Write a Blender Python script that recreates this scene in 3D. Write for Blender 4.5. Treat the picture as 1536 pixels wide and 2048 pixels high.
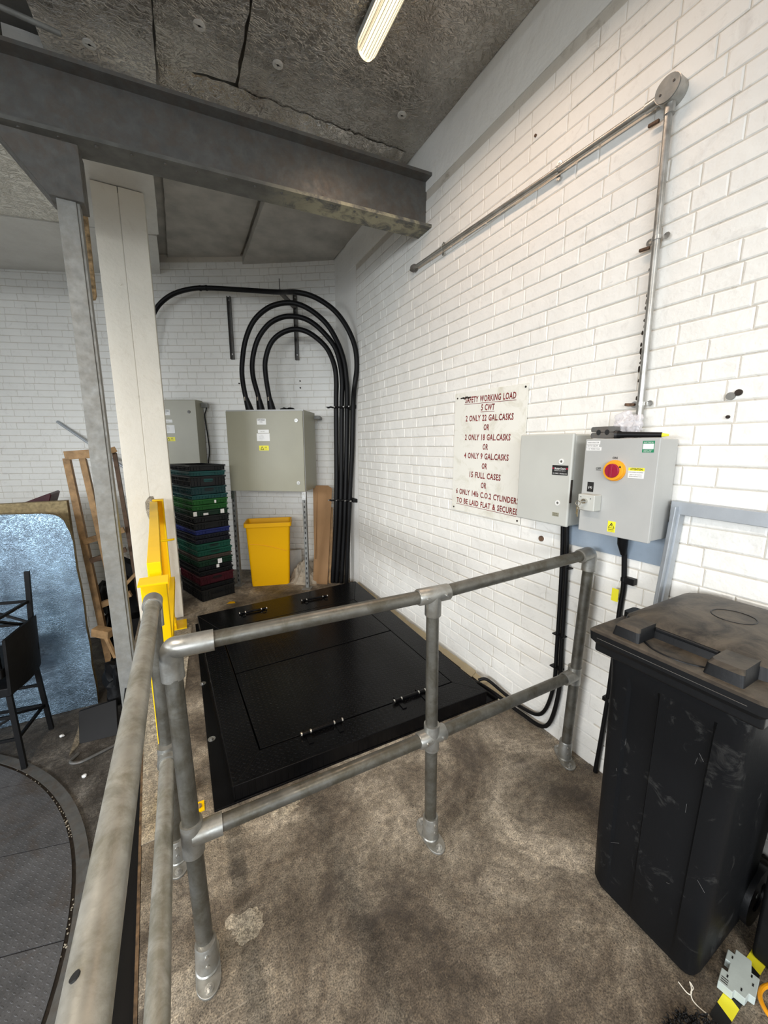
import bpy, bmesh, math, random
from mathutils import Vector, Matrix
V = Vector
random.seed(7)
for o in list(bpy.data.objects): bpy.data.objects.remove(o)
sc = bpy.context.scene
COL = sc.collection
R = math.radians

# ------------------------------------------------ camera, sky, light, exposure
cam = bpy.data.objects.new('camera', bpy.data.cameras.new('camera')); COL.objects.link(cam)
cam.location = (0, 0, 1.62)
cam.rotation_euler = (R(80.284), 0, R(-28.287))
cam.data.sensor_fit = 'VERTICAL'; cam.data.sensor_height = 24.0; cam.data.sensor_width = 18.0
cam.data.lens = 753.9 / 2048 * 24.0
cam.data.clip_start = 0.01
sc.camera = cam
sc.view_settings.view_transform = 'Standard'; sc.view_settings.look = 'None'
sc.view_settings.exposure = 0.30; sc.view_settings.gamma = 1.0; sc.view_settings.use_curve_mapping = False
w = bpy.data.worlds.new('sky'); sc.world = w; w.use_nodes = True
w.node_tree.nodes['Background'].inputs[0].default_value = (0.74, 0.86, 1.0, 1)
w.node_tree.nodes['Background'].inputs[1].default_value = 1.2

def area(name, loc, target, size, sy, power, color, spread=180):
    l = bpy.data.lights.new(name, 'AREA'); l.shape = 'RECTANGLE'; l.size = size; l.size_y = sy
    l.energy = power; l.color = color; l.spread = R(spread)
    o = bpy.data.objects.new(name, l); COL.objects.link(o); o.location = loc
    o.rotation_euler = (V(target) - V(loc)).to_track_quat('-Z', 'Y').to_euler(); return o
# overcast daylight arriving through the tall vehicle doorway behind the camera
area('daylight', (-5.0, -8.6, 3.05), (0.6, 2.0, 1.6), 8.0, 1.7, 680, (0.95, 0.98, 1.0))
area('side_fill', (-11.5, -0.6, 3.2), (1.2, 2.0, 1.4), 6.0, 1.8, 780, (0.96, 0.98, 1.0))  # added source on the left, brightens faces turned that way; no known opening

# ------------------------------------------------ materials
def nt(name):
    m = bpy.data.materials.new(name); m.use_nodes = True
    t = m.node_tree; b = t.nodes['Principled BSDF']; return m, t, b
def N(t, typ, **kw):
    n = t.nodes.new(typ)
    for k, v in kw.items():
        if k.startswith('i_'):
            key = k[2:]; key = int(key) if key.isdigit() else key
            n.inputs[key].default_value = v
        else: setattr(n, k, v)
    return n
def coord(t, scale=(1, 1, 1), obj=False):
    # geometry position: stays with the place, so one texture runs on over neighbouring pieces
    if obj:
        c = N(t, 'ShaderNodeTexCoord'); out = c.outputs['Object']
    else:
        c = N(t, 'ShaderNodeNewGeometry'); out = c.outputs['Position']
    mp = N(t, 'ShaderNodeMapping'); mp.inputs['Scale'].default_value = scale
    t.links.new(out, mp.inputs['Vector']); return mp.outputs['Vector']
def noise(t, vec, scale, detail=4, rough=.55, dist=0):
    n = N(t, 'ShaderNodeTexNoise'); n.inputs['Scale'].default_value = scale
    n.inputs['Detail'].default_value = detail; n.inputs['Roughness'].default_value = rough
    n.inputs['Distortion'].default_value = dist
    t.links.new(vec, n.inputs['Vector']); return n.outputs['Fac']
def ramp(t, fac, stops):
    r = N(t, 'ShaderNodeValToRGB'); e = r.color_ramp.elements
    while len(e) < len(stops): e.new(.5)
    for el, (p, c) in zip(e, stops):
        el.position = p; el.color = (*c, 1) if len(c) == 3 else c
    t.links.new(fac, r.inputs['Fac']); return r.outputs['Color']
def mix(t, fac, a, b, mode='MIX'):
    n = N(t, 'ShaderNodeMix', data_type='RGBA', blend_type=mode)
    for idx, v in ((0, fac), (6, a), (7, b)):
        if hasattr(v, 'links') or isinstance(v, bpy.types.NodeSocket): t.links.new(v, n.inputs[idx])
        elif idx == 0: n.inputs[0].default_value = v
        else: n.inputs[idx].default_value = (*v, 1)
    return n.outputs[2]
def bump(t, b, h, strength, dist=.01, prev=None):
    n = N(t, 'ShaderNodeBump'); n.inputs['Strength'].default_value = strength; n.inputs['Distance'].default_value = dist
    t.links.new(h, n.inputs['Height'])
    if prev is not None: t.links.new(prev, n.inputs['Normal'])
    t.links.new(n.outputs['Normal'], b.inputs['Normal']); return n.outputs['Normal']
def mth(t, op, a, b=None):
    n = N(t, 'ShaderNodeMath', operation=op)
    for i, v in enumerate((a, b)):
        if v is None: continue
        if isinstance(v, bpy.types.NodeSocket): t.links.new(v, n.inputs[i])
        else: n.inputs[i].default_value = v
    return n.outputs[0]

def plain(name, col, rough=.5, metal=0.0, vary=.12, scale=6, bmp=.05, bscale=120, obj=False, spec=.5, coat=0):
    m, t, b = nt(name); v = coord(t, obj=obj)
    dark = tuple(max(0, c * (1 - vary)) for c in col); lite = tuple(min(1, c * (1 + vary * .6)) for c in col)
    t.links.new(ramp(t, noise(t, v, scale, 6), [(.3, dark), (.7, lite)]), b.inputs['Base Color'])
    b.inputs['Roughness'].default_value = rough; b.inputs['Metallic'].default_value = metal
    b.inputs['Specular IOR Level'].default_value = spec
    if coat: b.inputs['Coat Weight'].default_value = coat; b.inputs['Coat Roughness'].default_value = .15
    if bmp: bump(t, b, noise(t, v, bscale, 3), bmp, .004)
    return m

def painted(name, base, dirt, amount=.5, bs=60):
    m, t, b = nt(name); v = coord(t)
    c = ramp(t, noise(t, v, 2.2, 6, .6), [(.3, tuple(x * .93 for x in base)), (.65, base)])
    d = ramp(t, noise(t, v, 9, 8, .72, 1.2), [(.56, (0, 0, 0)), (.80, (1, 1, 1))])
    c = mix(t, mth(t, 'MULTIPLY', d, amount), c, dirt)
    v2 = coord(t, (1, 1, 3.5))
    s = ramp(t, noise(t, v2, 28, 5, .7, .6), [(.66, (0, 0, 0)), (.72, (1, 1, 1))])
    c = mix(t, mth(t, 'MULTIPLY', s, amount * .45), c, tuple(x * .6 for x in dirt))
    t.links.new(c, b.inputs['Base Color']); b.inputs['Roughness'].default_value = .55
    n1 = bump(t, b, noise(t, v, bs, 6, .65), .35, .004)
    bump(t, b, noise(t, v, 11, 4, .55), .6, .012, n1)
    return m

M = {}
M['brick'] = painted('white_paint_brick', (.84, .83, .785), (.46, .43, .39), .5)
M['mortar'] = painted('white_paint_joint', (.60, .56, .49), (.22, .18, .13), .9)
M['plaster'] = painted('white_paint_plaster', (.83, .82, .78), (.45, .40, .33), .35, 30)
M['cream'] = painted('cream_paint_board', (.80, .76, .66), (.42, .33, .22), .30, 20)

def concrete(name, stops, speck=.6, speckc=(.50, .44, .35), big=1.9):
    m, t, b = nt(name); v = coord(t)
    a = noise(t, v, big, 9, .68, .4); c = ramp(t, a, stops)
    f = noise(t, v, 42, 6, .7); c = mix(t, .45, c, ramp(t, f, [(.36, (.22, .20, .18)), (.5, (.85, .85, .85)), (.64, (1.6, 1.55, 1.45))]), 'MULTIPLY')
    f2 = noise(t, v, 210, 4, .7); c = mix(t, .9, c, ramp(t, f2, [(.38, (.35, .33, .30)), (.5, (.95, .95, .95)), (.63, (1.6, 1.55, 1.45))]), 'MULTIPLY')
    vo = N(t, 'ShaderNodeTexVoronoi'); vo.inputs['Scale'].default_value = 150; t.links.new(v, vo.inputs['Vector'])
    sp = ramp(t, vo.outputs['Distance'], [(.0, (1, 1, 1)), (.24, (0, 0, 0))])
    msk = ramp(t, noise(t, v, 22, 4), [(.50, (0, 0, 0)), (.66, (1, 1, 1))])
    c = mix(t, mth(t, 'MULTIPLY', mth(t, 'MULTIPLY', sp, msk), speck), c, speckc)
    st = ramp(t, noise(t, v, 3.1, 7, .75, 1.5), [(.53, (0, 0, 0)), (.66, (1, 1, 1))])
    c = mix(t, mth(t, 'MULTIPLY', st, .72), c, (.040, .032, .026))
    vp = N(t, 'ShaderNodeTexVoronoi'); vp.inputs['Scale'].default_value = 75; t.links.new(v, vp.inputs['Vector'])
    pit = ramp(t, vp.outputs['Distance'], [(.0, (1, 1, 1)), (.17, (1, 1, 1)), (.24, (0, 0, 0))]); pm = ramp(t, noise(t, v, 31, 3), [(.50, (0, 0, 0)), (.60, (1, 1, 1))])
    c = mix(t, mth(t, 'MULTIPLY', mth(t, 'MULTIPLY', pit, pm), .75), c, (.03, .026, .022))
    ve = N(t, 'ShaderNodeMapping'); ve.inputs['Rotation'].default_value = (0, 0, .5); ve.inputs['Scale'].default_value = (1, 9, 1); t.links.new(v, ve.inputs[0])
    sc1 = ramp(t, noise(t, ve.outputs[0], 7, 6, .7, 1.0), [(.66, (0, 0, 0)), (.70, (1, 1, 1))]); c = mix(t, mth(t, 'MULTIPLY', sc1, .35), c, speckc)
    t.links.new(c, b.inputs['Base Color'])
    t.links.new(ramp(t, noise(t, v, 5, 5), [(.3, (.42,) * 3), (.7, (.85,) * 3)]), b.inputs['Roughness'])
    n1 = bump(t, b, f, .5, .004); bump(t, b, a, .3, .02, n1)
    return m
M['floor'] = concrete('stained_concrete', [(.35, (.058, .046, .034)), (.45, (.135, .112, .086)), (.53, (.230, .200, .158)), (.63, (.47, .42, .345))])
M['lowfloor'] = concrete('oily_concrete', [(.35, (.035, .029, .023)), (.52, (.095, .085, .074)), (.66, (.22, .205, .185))], .3, (.4, .4, .38), 2.5)
M['curb'] = concrete('curb_concrete', [(.3, (.20, .17, .13)), (.5, (.38, .34, .27)), (.75, (.55, .51, .43))], .3, (.6, .55, .45), 4)

def tread(name, col, rough, pitch, h, metal=0.0, rust=None):
    m, t, b = nt(name); v = coord(t); mp = N(t, 'ShaderNodeMapping')
    mp.inputs['Rotation'].default_value = (0, 0, R(45)); mp.inputs['Scale'].default_value = (1 / pitch,) * 3
    t.links.new(v, mp.inputs['Vector']); s = N(t, 'ShaderNodeSeparateXYZ'); t.links.new(mp.outputs[0], s.inputs[0])
    fx = mth(t, 'SUBTRACT', mth(t, 'FRACT', s.outputs[0]), .5); fy = mth(t, 'SUBTRACT', mth(t, 'FRACT', s.outputs[1]), .5)
    par = mth(t, 'MODULO', mth(t, 'ADD', mth(t, 'ADD', mth(t, 'FLOOR', s.outputs[0]), mth(t, 'FLOOR', s.outputs[1])), 2000), 2)
    def ell(a, b_): 
        return mth(t, 'ADD', mth(t, 'POWER', mth(t, 'ABSOLUTE', mth(t, 'DIVIDE', a, .46)), 2), mth(t, 'POWER', mth(t, 'ABSOLUTE', mth(t, 'DIVIDE', b_, .15)), 2))
    e1, e2 = ell(fx, fy), ell(fy, fx)
    mx = N(t, 'ShaderNodeMix'); t.links.new(par, mx.inputs[0]); t.links.new(e1, mx.inputs[2]); t.links.new(e2, mx.inputs[3])
    hh = mth(t, 'MAXIMUM', mth(t, 'SUBTRACT', 1, mx.outputs[0]), 0); hh = mth(t, 'MINIMUM', mth(t, 'MULTIPLY', hh, 2.5), 1)
    c = ramp(t, noise(t, v, 5, 7, .7), [(.35, tuple(x * .6 for x in col)), (.65, col)])
    if rust: c = mix(t, ramp(t, noise(t, v, 3, 7, .7, .8), [(.5, (0, 0, 0)), (.68, (.7, .7, .7))]), c, rust)
    t.links.new(c, b.inputs['Base Color']); b.inputs['Roughness'].default_value = rough; b.inputs['Metallic'].default_value = metal
    n1 = bump(t, b, hh, h, .0022); bump(t, b, noise(t, v, 14, 5), .12, .01, n1)
    return m
M['hatchplate'] = tread('black_tread_plate', (.004, .004, .0045), .22, .021, .9)
M['hatchplate'].node_tree.nodes['Principled BSDF'].inputs['Specular IOR Level'].default_value = .14
M['turnplate'] = tread('worn_tread_plate', (.15, .15, .155), .5, .023, .7, .35, (.10, .075, .055))
M['hatchframe'] = plain('black_gloss_paint', (.003, .003, .0035), .26, 0, .3, 8, .12, 25, spec=.15)
M['blackpaint'] = plain('black_powder_coat', (.004, .004, .0045), .5, 0, .2, spec=.25)

def galv(name, base, stain, amt=.6, rough=.42, metal=.75):
    m, t, b = nt(name); v = coord(t)
    c = ramp(t, noise(t, v, 18, 5, .6), [(.3, tuple(x * .72 for x in base)), (.7, base)])
    s = ramp(t, noise(t, v, 11, 10, .72, .35), [(.44, (0, 0, 0)), (.60, (1, 1, 1))])
    c = mix(t, mth(t, 'MULTIPLY', s, amt), c, stain)
    t.links.new(c, b.inputs['Base Color']); b.inputs['Metallic'].default_value = metal
    t.links.new(ramp(t, noise(t, v, 25, 6, .7), [(.3, (rough * .75,) * 3), (.7, (min(1, rough * 1.4),) * 3)]), b.inputs['Roughness'])
    bump(t, b, noise(t, v, 70, 5, .6), .15, .002)
    return m
M['pipe'] = galv('handled_galvanised_tube', (.17, .165, .145), (.075, .066, .045), .7, .38, .6)
M['pipelit'] = galv('daylit_galvanised_tube', (.42, .41, .365), (.16, .15, .10), .6, .42, .5)  # lighter copy of the tube, daylight on the side rail put into its colour
M['fitting'] = galv('cast_galvanised_fitting', (.40, .40, .375), (.22, .20, .16), .5, .36, .7)
M['galv'] = galv('galvanised_steel', (.30, .305, .29), (.21, .20, .175), .5, .62, .3)
M['conduit'] = galv('conduit_steel', (.50, .50, .48), (.28, .25, .20), .4, .35, .8)
M['beam'] = galv('dirty_grey_steel', (.165, .165, .158), (.135, .105, .08), .5, .5, .4)
M['zinc'] = galv('bright_zinc', (.62, .62, .60), (.3, .28, .24), .3, .28, .9)
m, t, b = nt('paint_smeared_flange'); v = coord(t)
sx_ = N(t, 'ShaderNodeSeparateXYZ'); t.links.new(v, sx_.inputs[0])
near = ramp(t, sx_.outputs[0], [(.55, (0, 0, 0)), (1.0, (1, 1, 1))])
msk = mth(t, 'MULTIPLY', near, ramp(t, noise(t, v, 9, 8, .7, .8), [(.40, (0, 0, 0)), (.56, (1, 1, 1))]))
t.links.new(mix(t, msk, ramp(t, noise(t, v, 14, 6), [(.3, (.075, .075, .068)), (.7, (.13, .13, .12))]), (.34, .32, .22)), b.inputs['Base Color']); b.inputs['Roughness'].default_value = .6
bump(t, b, noise(t, v, 40, 5), .2, .003); M['beamflange'] = m
M['rust'] = plain('rusty_steel', (.36, .25, .13), .85, 0, .75, 30, .5, 60)
M['rustdark'] = plain('old_brown_steel', (.13, .08, .04), .85, 0, .75, 30, .5, 60)

def foil(name, base, rough, scale, strength, stain=(.10, .08, .06), amt=.5, metal=.95):
    m, t, b = nt(name); v = coord(t)
    vd = N(t, 'ShaderNodeVectorMath', operation='ADD'); nn = N(t, 'ShaderNodeTexNoise'); nn.inputs['Scale'].default_value = 6
    t.links.new(v, nn.inputs['Vector']); sc_ = N(t, 'ShaderNodeVectorMath', operation='SCALE'); sc_.inputs[3].default_value = .12
    t.links.new(nn.outputs['Color'], sc_.inputs[0]); t.links.new(v, vd.inputs[0]); t.links.new(sc_.outputs[0], vd.inputs[1])
    st = N(t, 'ShaderNodeMapping'); st.inputs['Scale'].default_value = (1, 1.8, 1.5); t.links.new(vd.outputs[0], st.inputs[0])
    rd = noise(t, st.outputs[0], scale * .8, 3, .5, 1.2)
    e = mth(t, 'SUBTRACT', 1, mth(t, 'MINIMUM', mth(t, 'MULTIPLY', mth(t, 'ABSOLUTE', mth(t, 'SUBTRACT', rd, .5)), 14), 1))
    c = mix(t, mth(t, 'MULTIPLY', ramp(t, noise(t, v, 2.4, 7, .65), [(.35, (0, 0, 0)), (.7, (1, 1, 1))]), amt), base, stain)
    t.links.new(c, b.inputs['Base Color']); b.inputs['Metallic'].default_value = metal; b.inputs['Roughness'].default_value = rough
    n1 = bump(t, b, e, strength, .004); n2 = bump(t, b, noise(t, v, scale * 1.7, 5, .6, .5), strength * .8, .006, n1)
    return m
M['foil_ceiling'] = foil('tarnished_foil', (.60, .57, .52), .27, 26, .75, (.27, .235, .20), .75, .9)
M['foil_skyblue'] = foil('sky_tinted_foil', (.20, .28, .35), .27, 48, .24, (.06, .075, .095), .9, .9)  # blue of the reflected sky is put into the base colour
M['foil_crinkle'] = foil('crinkled_foil', (.92, .89, .80), .26, 24, 1.0, (.6, .56, .48), .4, .55)
M['foil_grey'] = foil('dull_foil_face', (.74, .73, .69), .55, 10, .25, (.50, .47, .43), .5, .35)
M['foil_back'] = plain('grey_board_facing', (.46, .44, .40), .6, .1, .25, 5, .2, 30)

M['rubber'] = plain('black_cable_sheath', (.004, .004, .0045), .45, 0, .2, spec=.22)
M['binplastic'] = plain('charcoal_bin_plastic', (.006, .0065, .0075), .38, 0, .35, 7, .15, 60, spec=.28)
def dusty(name, base, dust, lo=.42, hi=.62, scale=5, rough=.6, up=False):
    m, t, b = nt(name); v = coord(t)
    f = ramp(t, noise(t, v, scale, 8, .7, 1.0), [(lo, (0, 0, 0)), (hi, (1, 1, 1))])
    if up:
        g = N(t, 'ShaderNodeNewGeometry'); sx_ = N(t, 'ShaderNodeSeparateXYZ'); t.links.new(g.outputs['True Normal'], sx_.inputs[0])
        f = mth(t, 'MULTIPLY', f, ramp(t, sx_.outputs[2], [(.6, (0, 0, 0)), (.85, (1, 1, 1))]))
    t.links.new(mix(t, f, base, dust), b.inputs['Base Color']); b.inputs['Roughness'].default_value = rough
    bump(t, b, noise(t, v, 90, 4), .12, .003); return m
M['binlid'] = dusty('dusty_bin_lid', (.007, .0075, .0085), (.095, .080, .062), .28, .62, 9, .45, True)
M['binlid'].node_tree.nodes['Principled BSDF'].inputs['Specular IOR Level'].default_value = .25
M['binside'] = dusty('scuffed_bin_side', (.006, .0065, .0075), (.065, .065, .062), .58, .80, 10, .5)
M['binside'].node_tree.nodes['Principled BSDF'].inputs['Specular IOR Level'].default_value = .14
M['yellow'] = plain('yellow_gloss_paint', (.95, .60, .0), .42, 0, .05, 5, .05, 30, spec=.2)
M['yellowbin'] = dusty('yellow_bin_plastic', (.80, .42, .0), (.35, .20, .02), .62, .9, 6, .5)
M['yellowbin'].node_tree.nodes['Principled BSDF'].inputs['Specular IOR Level'].default_value = .2
M['cabinet'] = plain('grey_green_enamel', (.30, .29, .215), .38, 0, .06, 3, .03, 200)
M['panelgrey'] = plain('light_grey_enamel', (.43, .435, .42), .45, 0, .06, 6, .06, 150)
M['panelplastic'] = plain('pale_grey_plastic', (.50, .505, .465), .45, 0, .05, 4, .03)
M['bluegrey'] = plain('blue_grey_plate', (.33, .40, .48), .45, .2, .15, 8)
M['alu'] = plain('grey_aluminium', (.42, .45, .48), .4, .5, .12, 8)
M['cardboard'] = plain('brown_cardboard', (.29, .165, .075), .85, 0, .12, 4, .08, 40)
M['timber'] = plain('softwood', (.38, .23, .105), .7, 0, .4, 14, .3, 40)
M['timberdark'] = plain('dark_timber', (.12, .07, .04), .75, 0, .4, 14, .3, 40)
M['tan_foam'] = plain('insulation_core', (.33, .26, .14), .9, 0, .4, 30, .6, 60)
M['cloth'] = plain('grey_rag', (.36, .31, .24), .95, 0, .3, 14, .4, 50)
M['blackcloth'] = plain('black_sheet', (.004, .004, .0045), .55, 0, .4, 12, .4, 30, spec=.25)
M['white'] = plain('white_label', (.80, .80, .78), .5, 0, .05)
M['signwhite'] = dusty('worn_white_sign', (.80, .79, .72), (.60, .58, .47), .50, .75, 7, .4)
M['red'] = plain('dark_red_lettering', (.22, .018, .018), .6, 0, .5, 60, 0)
M['black'] = plain('black_print', (.01, .01, .01), .5, 0, .1, 6, 0)
M['labelyellow'] = plain('yellow_label', (.85, .78, .03), .45, 0, .05)
M['green'] = plain('green_label', (.01, .22, .10), .45, 0, .05)
M['orange'] = plain('amber_plastic', (.85, .36, .012), .38, 0, .05)
M['knobred'] = plain('red_plastic', (.30, .008, .035), .35, 0, .1)
M['scrape'] = plain('scraped_plastic', (.10, .10, .10), .7)
M['steel'] = plain('polished_steel', (.65, .64, .60), .25, 1.0, .1)
M['grime_shade'] = plain('dark_grime_shade', (.03, .022, .016), .9, 0, .5, 40)  # for dirt marks, and for the shade drawn into the turntable gap
M['render'] = painted('cream_render_edge', (.50, .44, .30), (.24, .18, .10), .7, 40)
M['rawhole'] = plain('raw_brick_hole', (.13, .075, .045), .9, 0, .6, 60, .4)
M['devicegrey'] = plain('grey_device_plastic', (.46, .52, .50), .5, 0, .08, 20)
for n_, c_ in dict(c_black=(.010, .011, .012), c_teal=(.010, .085, .080), c_dteal=(.008, .050, .052), c_green=(.015, .14, .02), c_dgreen=(.010, .045, .022),
                   c_blue=(.020, .035, .20), c_navy=(.010, .012, .022), c_mint=(.010, .105, .065), c_brown=(.085, .065, .05), c_maroon=(.085, .012, .02), c_charcoal=(.02, .02, .019)).items():
    M[n_] = plain(n_.replace('c_', 'crate_plastic_'), tuple(q * .62 for q in c_), .42, 0, .2, spec=.25)
def emis(name, col, s):
    m, t, b = nt(name); v = coord(t, (60, 1, 1))
    b.inputs['Base Color'].default_value = (.8, .7, .5, 1); b.inputs['Roughness'].default_value = .3
    t.links.new(ramp(t, noise(t, v, 1.0, 3), [(.35, tuple(c * .35 for c in col)), (.6, col)]), b.inputs['Emission Color'])
    b.inputs['Emission Strength'].default_value = s; return m
M['lamp'] = emis('ribbed_lamp_diffuser', (1.0, .80, .50), 1.5)
m, t, b = nt('clear_polythene'); b.inputs['Base Color'].default_value = (.85, .83, .86, 1); b.inputs['Roughness'].default_value = .2
b.inputs['Alpha'].default_value = .45; bump(t, b, noise(t, coord(t), 45, 5), .6, .01); M['polythene'] = m

# ------------------------------------------------ mesh building
class MB:
    def __init__(s): s.v = []; s.f = []; s.sm = []
    def add(s, vs, fs, smooth=False):
        n = len(s.v); s.v += [V(p) for p in vs]; s.f += [[i + n for i in f] for f in fs]; s.sm += [smooth] * len(fs); return s
    def box(s, a, b, T=None):
        x0, y0, z0 = a; x1, y1, z1 = b
        vs = [V(p) for p in ((x0, y0, z0), (x1, y0, z0), (x1, y1, z0), (x0, y1, z0), (x0, y0, z1), (x1, y0, z1), (x1, y1, z1), (x0, y1, z1))]
        if T: vs = [T @ p for p in vs]
        return s.add(vs, [(0, 3, 2, 1), (4, 5, 6, 7), (0, 1, 5, 4), (1, 2, 6, 5), (2, 3, 7, 6), (3, 0, 4, 7)])
    def bar(s, p0, p1, w, h, up=(0, 0, 1)):
        p0, p1 = V(p0), V(p1); d = (p1 - p0).normalized(); u = V(up)
        if abs(d.dot(u)) > .99: u = V((0, 1, 0))
        x = d.cross(u).normalized(); y = x.cross(d)
        vs = [p + x * sx * w / 2 + y * sy * h / 2 for p in (p0, p1) for sx, sy in ((-1, -1), (1, -1), (1, 1), (-1, 1))]
        return s.add(vs, [(0, 1, 2, 3), (7, 6, 5, 4), (0, 4, 5, 1), (1, 5, 6, 2), (2, 6, 7, 3), (3, 7, 4, 0)])
    def tube(s, pts, r, n=16, cap=True, radii=None):
        pts = [V(p) for p in pts]; rings = []; up = None; base = len(s.v)
        for i, p in enumerate(pts):
            d = (pts[min(i + 1, len(pts) - 1)] - pts[max(i - 1, 0)]).normalized()
            if up is None:
                up = V((0, 0, 1)) if abs(d.z) < .9 else V((1, 0, 0))
            x = d.cross(up).normalized(); up = x.cross(d).normalized()
            rr = radii[i] if radii else r
            s.v += [p + (x * math.cos(a) + up * math.sin(a)) * rr for a in (2 * math.pi * k / n for k in range(n))]
        for i in range(len(pts) - 1):
            for k in range(n):
                a = base + i * n + k; b_ = base + i * n + (k + 1) % n
                s.f.append([a, b_, b_ + n, a + n]); s.sm.append(True)
        if cap:
            s.f.append([base + k for k in range(n)][::-1]); s.sm.append(False)
            s.f.append([base + (len(pts) - 1) * n + k for k in range(n)]); s.sm.append(False)
        return s
    def ring(s, p0, p1, ro, ri, n=32):   # hollow short cylinder
        p0, p1 = V(p0), V(p1); d = (p1 - p0).normalized(); u = V((0, 0, 1)) if abs(d.z) < .9 else V((1, 0, 0))
        x = d.cross(u).normalized(); y = x.cross(d); b0 = len(s.v)
        for p, r in ((p0, ro), (p1, ro), (p1, ri), (p0, ri)):
            s.v += [p + (x * math.cos(a) + y * math.sin(a)) * r for a in (2 * math.pi * k / n for k in range(n))]
        for j in range(4):
            for k in range(n):
                a, c = b0 + j * n + k, b0 + j * n + (k + 1) % n; a2, c2 = b0 + ((j + 1) % 4) * n + k, b0 + ((j + 1) % 4) * n + (k + 1) % n
                s.f.append([a, a2, c2, c]); s.sm.append(j in (0, 2))
        return s
    def prism(s, poly, d, T=None):        # poly: 3-D points in a plane, d: extrusion vector
        poly = [V(p) for p in poly]; d = V(d); n = len(poly); vs = poly + [p + d for p in poly]
        if T: vs = [T @ p for p in vs]
        return s.add(vs, [list(range(n))[::-1], list(range(n, 2 * n))] + [[i, (i + 1) % n, n + (i + 1) % n, n + i] for i in range(n)])
    def quad(s, a, b, c, d): return s.add([a, b, c, d], [(0, 1, 2, 3)])
    def blob(s, c, r, seed=0, sub=3, amp=.35, flat=1.0):
        bm = bmesh.new(); bmesh.ops.create_icosphere(bm, subdivisions=sub, radius=1)
        from mathutils import noise as mn
        vs = []
        for p in bm.verts:
            k = 1 + amp * mn.noise(p.co * 1.7 + V((seed, 0, 0))) + amp * .6 * abs(mn.noise(p.co * 4 + V((0, seed, 0)))) + amp * .25 * mn.noise(p.co * 9 + V((0, seed, 3)))
            vs.append(V((p.co.x * r[0], p.co.y * r[1], p.co.z * r[2])) * k + V(c))
        fs = [[q.index for q in f.verts] for f in bm.faces]; bm.free(); return s.add(vs, fs, True)
    def text(s, txt, T, height, width=None, depth=.0006, bold=.0, sp=.0):
        cu = bpy.data.curves.new('t', 'FONT'); cu.body = txt; cu.resolution_u = 2; cu.offset = bold; cu.space_character = 1.0 + sp; cu.space_word = 1.0 + sp * 2.5; cu.extrude = 0
        o = bpy.data.objects.new('t', cu); COL.objects.link(o); dg = bpy.context.evaluated_depsgraph_get()
        me = o.evaluated_get(dg).to_mesh(); co = [q.co.copy() for q in me.vertices]; fs = [list(p.vertices) for p in me.polygons]
        o.evaluated_get(dg).to_mesh_clear(); bpy.data.objects.remove(o); bpy.data.curves.remove(cu)
        if not co: return s
        x0, x1 = min(p.x for p in co), max(p.x for p in co); k = height / .70
        kx = k if width is None else width / (x1 - x0)
        return s.add([T @ V(((p.x - x0) * kx, p.y * k, depth)) for p in co], fs)
    def build(s, name, mat, parent=None, bev=0, seg=2, fix=True):
        o = bpy.data.objects.new(name, bpy.data.meshes.new(name)); COL.objects.link(o)
        inv = Matrix()
        if parent is not None:
            o.parent = parent; inv = WM(parent).inverted()
        o.data.from_pydata([tuple(inv @ p) for p in s.v], [], s.f)
        o.data.polygons.foreach_set('use_smooth', [True] * len(s.f))
        o.data.validate()
        if fix:
            bm = bmesh.new(); bm.from_mesh(o.data); bmesh.ops.recalc_face_normals(bm, faces=bm.faces); bm.to_mesh(o.data); bm.free()
        o.data.set_sharp_from_angle(angle=R(35))
        o.data.materials.append(mat)
        if bev:
            md = o.modifiers.new('bevel', 'BEVEL'); md.width = bev; md.segments = seg; md.limit_method = 'ANGLE'; md.angle_limit = R(40); md.harden_normals = True
        return o
def WM(o):
    m_ = Matrix.LocRotScale(o.location, o.rotation_euler.to_quaternion(), o.scale)
    return WM(o.parent) @ m_ if o.parent else m_
def thing(name, label, cat, loc=(0, 0, 0), group=None):
    o = bpy.data.objects.new(name, None); COL.objects.link(o); o.location = loc; o.empty_display_size = .1
    o['label'] = label; o['category'] = cat
    if group: o['group'] = group
    return o
def tag(o, label, cat, group=None):
    o['label'] = label; o['category'] = cat
    if group: o['group'] = group
    return o
def struct(o): o['kind'] = 'structure'; return o
def bx(a, b): return MB().box(a, b)
def smooth_path(pts, k=6):
    pts = [V(p) for p in pts]; out = []
    for i in range(len(pts) - 1):
        p0, p1, p2, p3 = pts[max(i - 1, 0)], pts[i], pts[i + 1], pts[min(i + 2, len(pts) - 1)]
        for j in range(k):
            t_ = j / k; out.append(.5 * ((2 * p1) + (p2 - p0) * t_ + (2 * p0 - 5 * p1 + 4 * p2 - p3) * t_ * t_ + (3 * p1 - p0 - 3 * p2 + p3) * t_ ** 3))
    out.append(pts[-1]); return out
W = 1.75; LOW = -.95; CEIL = 3.86

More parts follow.
